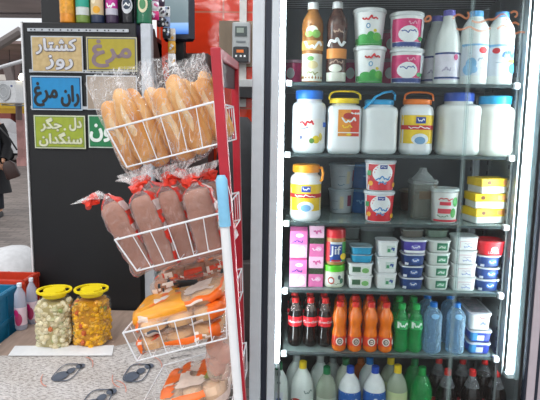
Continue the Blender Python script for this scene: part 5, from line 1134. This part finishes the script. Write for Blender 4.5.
flat_bag('bag of buns with wide yellow orange print, top front of the third basket', (129, 324), (220, 297), 14, 1.50, .26, [(yor, ('t', -1.0, -.1, -1.0, .9)), (orp, ('t', -.1, 1.0, .4, 1.0)), (orp, ('t', -.1, .05, -1, .4)), (orp, ('t', -.62, -.28, -.6, -.45)), (whp, ('t', -.55, -.3, -.45, .5, .008)), (orp, ('t', -.46, -.38, -.1, .2)), (orp, ('t', .3, .6, -.3, -.1)), (whp, ('t', .15, .8, -.6, .2, .006)), (yor, ('f', -1, -.2, -.9, .8)), (orp, ('f', -.2, .98, .2, .9)), (orp, ('f', .7, .98, -.9, .2)), (whp, ('f', .2, .6, .2, .4)), (whp, ('f', -.8, -.6, -.5, .5, .009))], 3)
brb = mat('#b5764c', .5, var=.3, scale=25)
flat_bag('bag of brown buns, lower one in the rear of the third basket', (155, 306), (226, 290), 19, 1.66, .17, [(redp, ('f', -1, -.82, -.9, .9)), (orp, ('f', .3, .9, .3, .8))]+rndpatch(4, 60, [redp, whp, orp, DARK]), 4, brb)
flat_bag('bag of brown buns, middle one in the rear of the third basket', (150, 291), (228, 277), 18, 1.67, .17, rndpatch(5, 70, [redp, whp, orp, DARK]), 5, brb)
flat_bag('bag of brown buns, topmost in the rear of the third basket', (161, 279), (226, 268), 16, 1.68, .15, rndpatch(6, 70, [orp, redp, DARK, whp]), 6, brb)
flat_bag('bag with bold orange and white squares in the lowest basket', (158, 414), (224, 398), 30, 1.50, .24, [(orp, ('t', -1, -.55, -1, .8)), (whp, ('t', -.5, .5, -.7, .6)), (orp, ('t', -.5, -.2, .2, 1)), (orp, ('t', .2, .55, -.3, .9, .008)), (mat('#9aa05a', .4), ('t', .45, .95, -.6, .0, .007)), (whp, ('t', -.9, -.6, -.4, .1, .009)), (orp, ('f', -.5, .4, .3, .9)), (whp, ('f', -1, 1, -.5, .2))], 7, mat('#dcc0a0', .5), group='bags in the lowest basket')
t = thing('bagged_buns', 'clear net bag of pinkish round buns hanging by the white pole', 'bread', tuple(P(219, 375, 1.55)), 0)
pk = mat('#cf9c84', .5, var=.2, scale=20)
for k, (dx, dz) in enumerate(((-.005, .028), (.012, .062), (-.012, .085))):
    MB().loft([(-.03, .012, .012, 2), (-.022, .022, .022, 2), (0, .028, .027, 2), (.022, .022, .022, 2), (.03, .012, .012, 2)], pk, 16, T=Matrix.Translation((dx, 0, dz+.004))).build('bun', t)
MB().loft([(-.012, .02, .02, 2), (.0, .034, .030, 2), (.05, .042, .036, 2), (.09, .036, .032, 2), (.115, .02, .018, 2), (.13, .025, .02, 2)], film('#f6e4dc', .2, .55, .12, 1, 30), 24, disp=lambda p, k: p+Vector((.004*noise.noise(p*50), 0, .004*noise.noise(p*45)))).build('plastic_bag', t, ang=60)

# white pole with light blue grip
a = P(221.5, 180, 1.40); b = P(238.5, 400, 1.40); d = (b-a); k_ = (0.02-a.z)/d.z; foot = a+d*k_
ml_ = thing('mop', 'white pole with light blue grip leaning on the front of the rack', 'mop', tuple(foot))
g = a.lerp(b, .20)
MB().tube([a-foot+Vector((0, 0, -.01)), Vector((0, 0, 0))], .0125, mat('#e6e8ea', .35, var=.05), 14).build('pole', ml_)
MB().tube([a-foot+Vector((-.001, 0, .012)), a-foot, a.lerp(g, .5)-foot, g-foot], [.010, .0155, .0145, .0155], mat('#84c3e4', .4, var=.1), 14).build('grip', ml_)
lp = [P(x, y, 1.40)-foot for x, y in ((223, 182), (228, 186), (231, 198), (232, 210), (229, 216), (226, 208), (225, 195))]
MB().tube(lp, .0012, wire, 6).build('hanging_loop', ml_)
MB().loft([(-.02, .13, .04, 3), (.0, .12, .035, 3), (.03, .05, .025, 3), (.05, .02, .02, 2)], mat('#c8ccd0', .6), 20).build('mop_head', ml_)
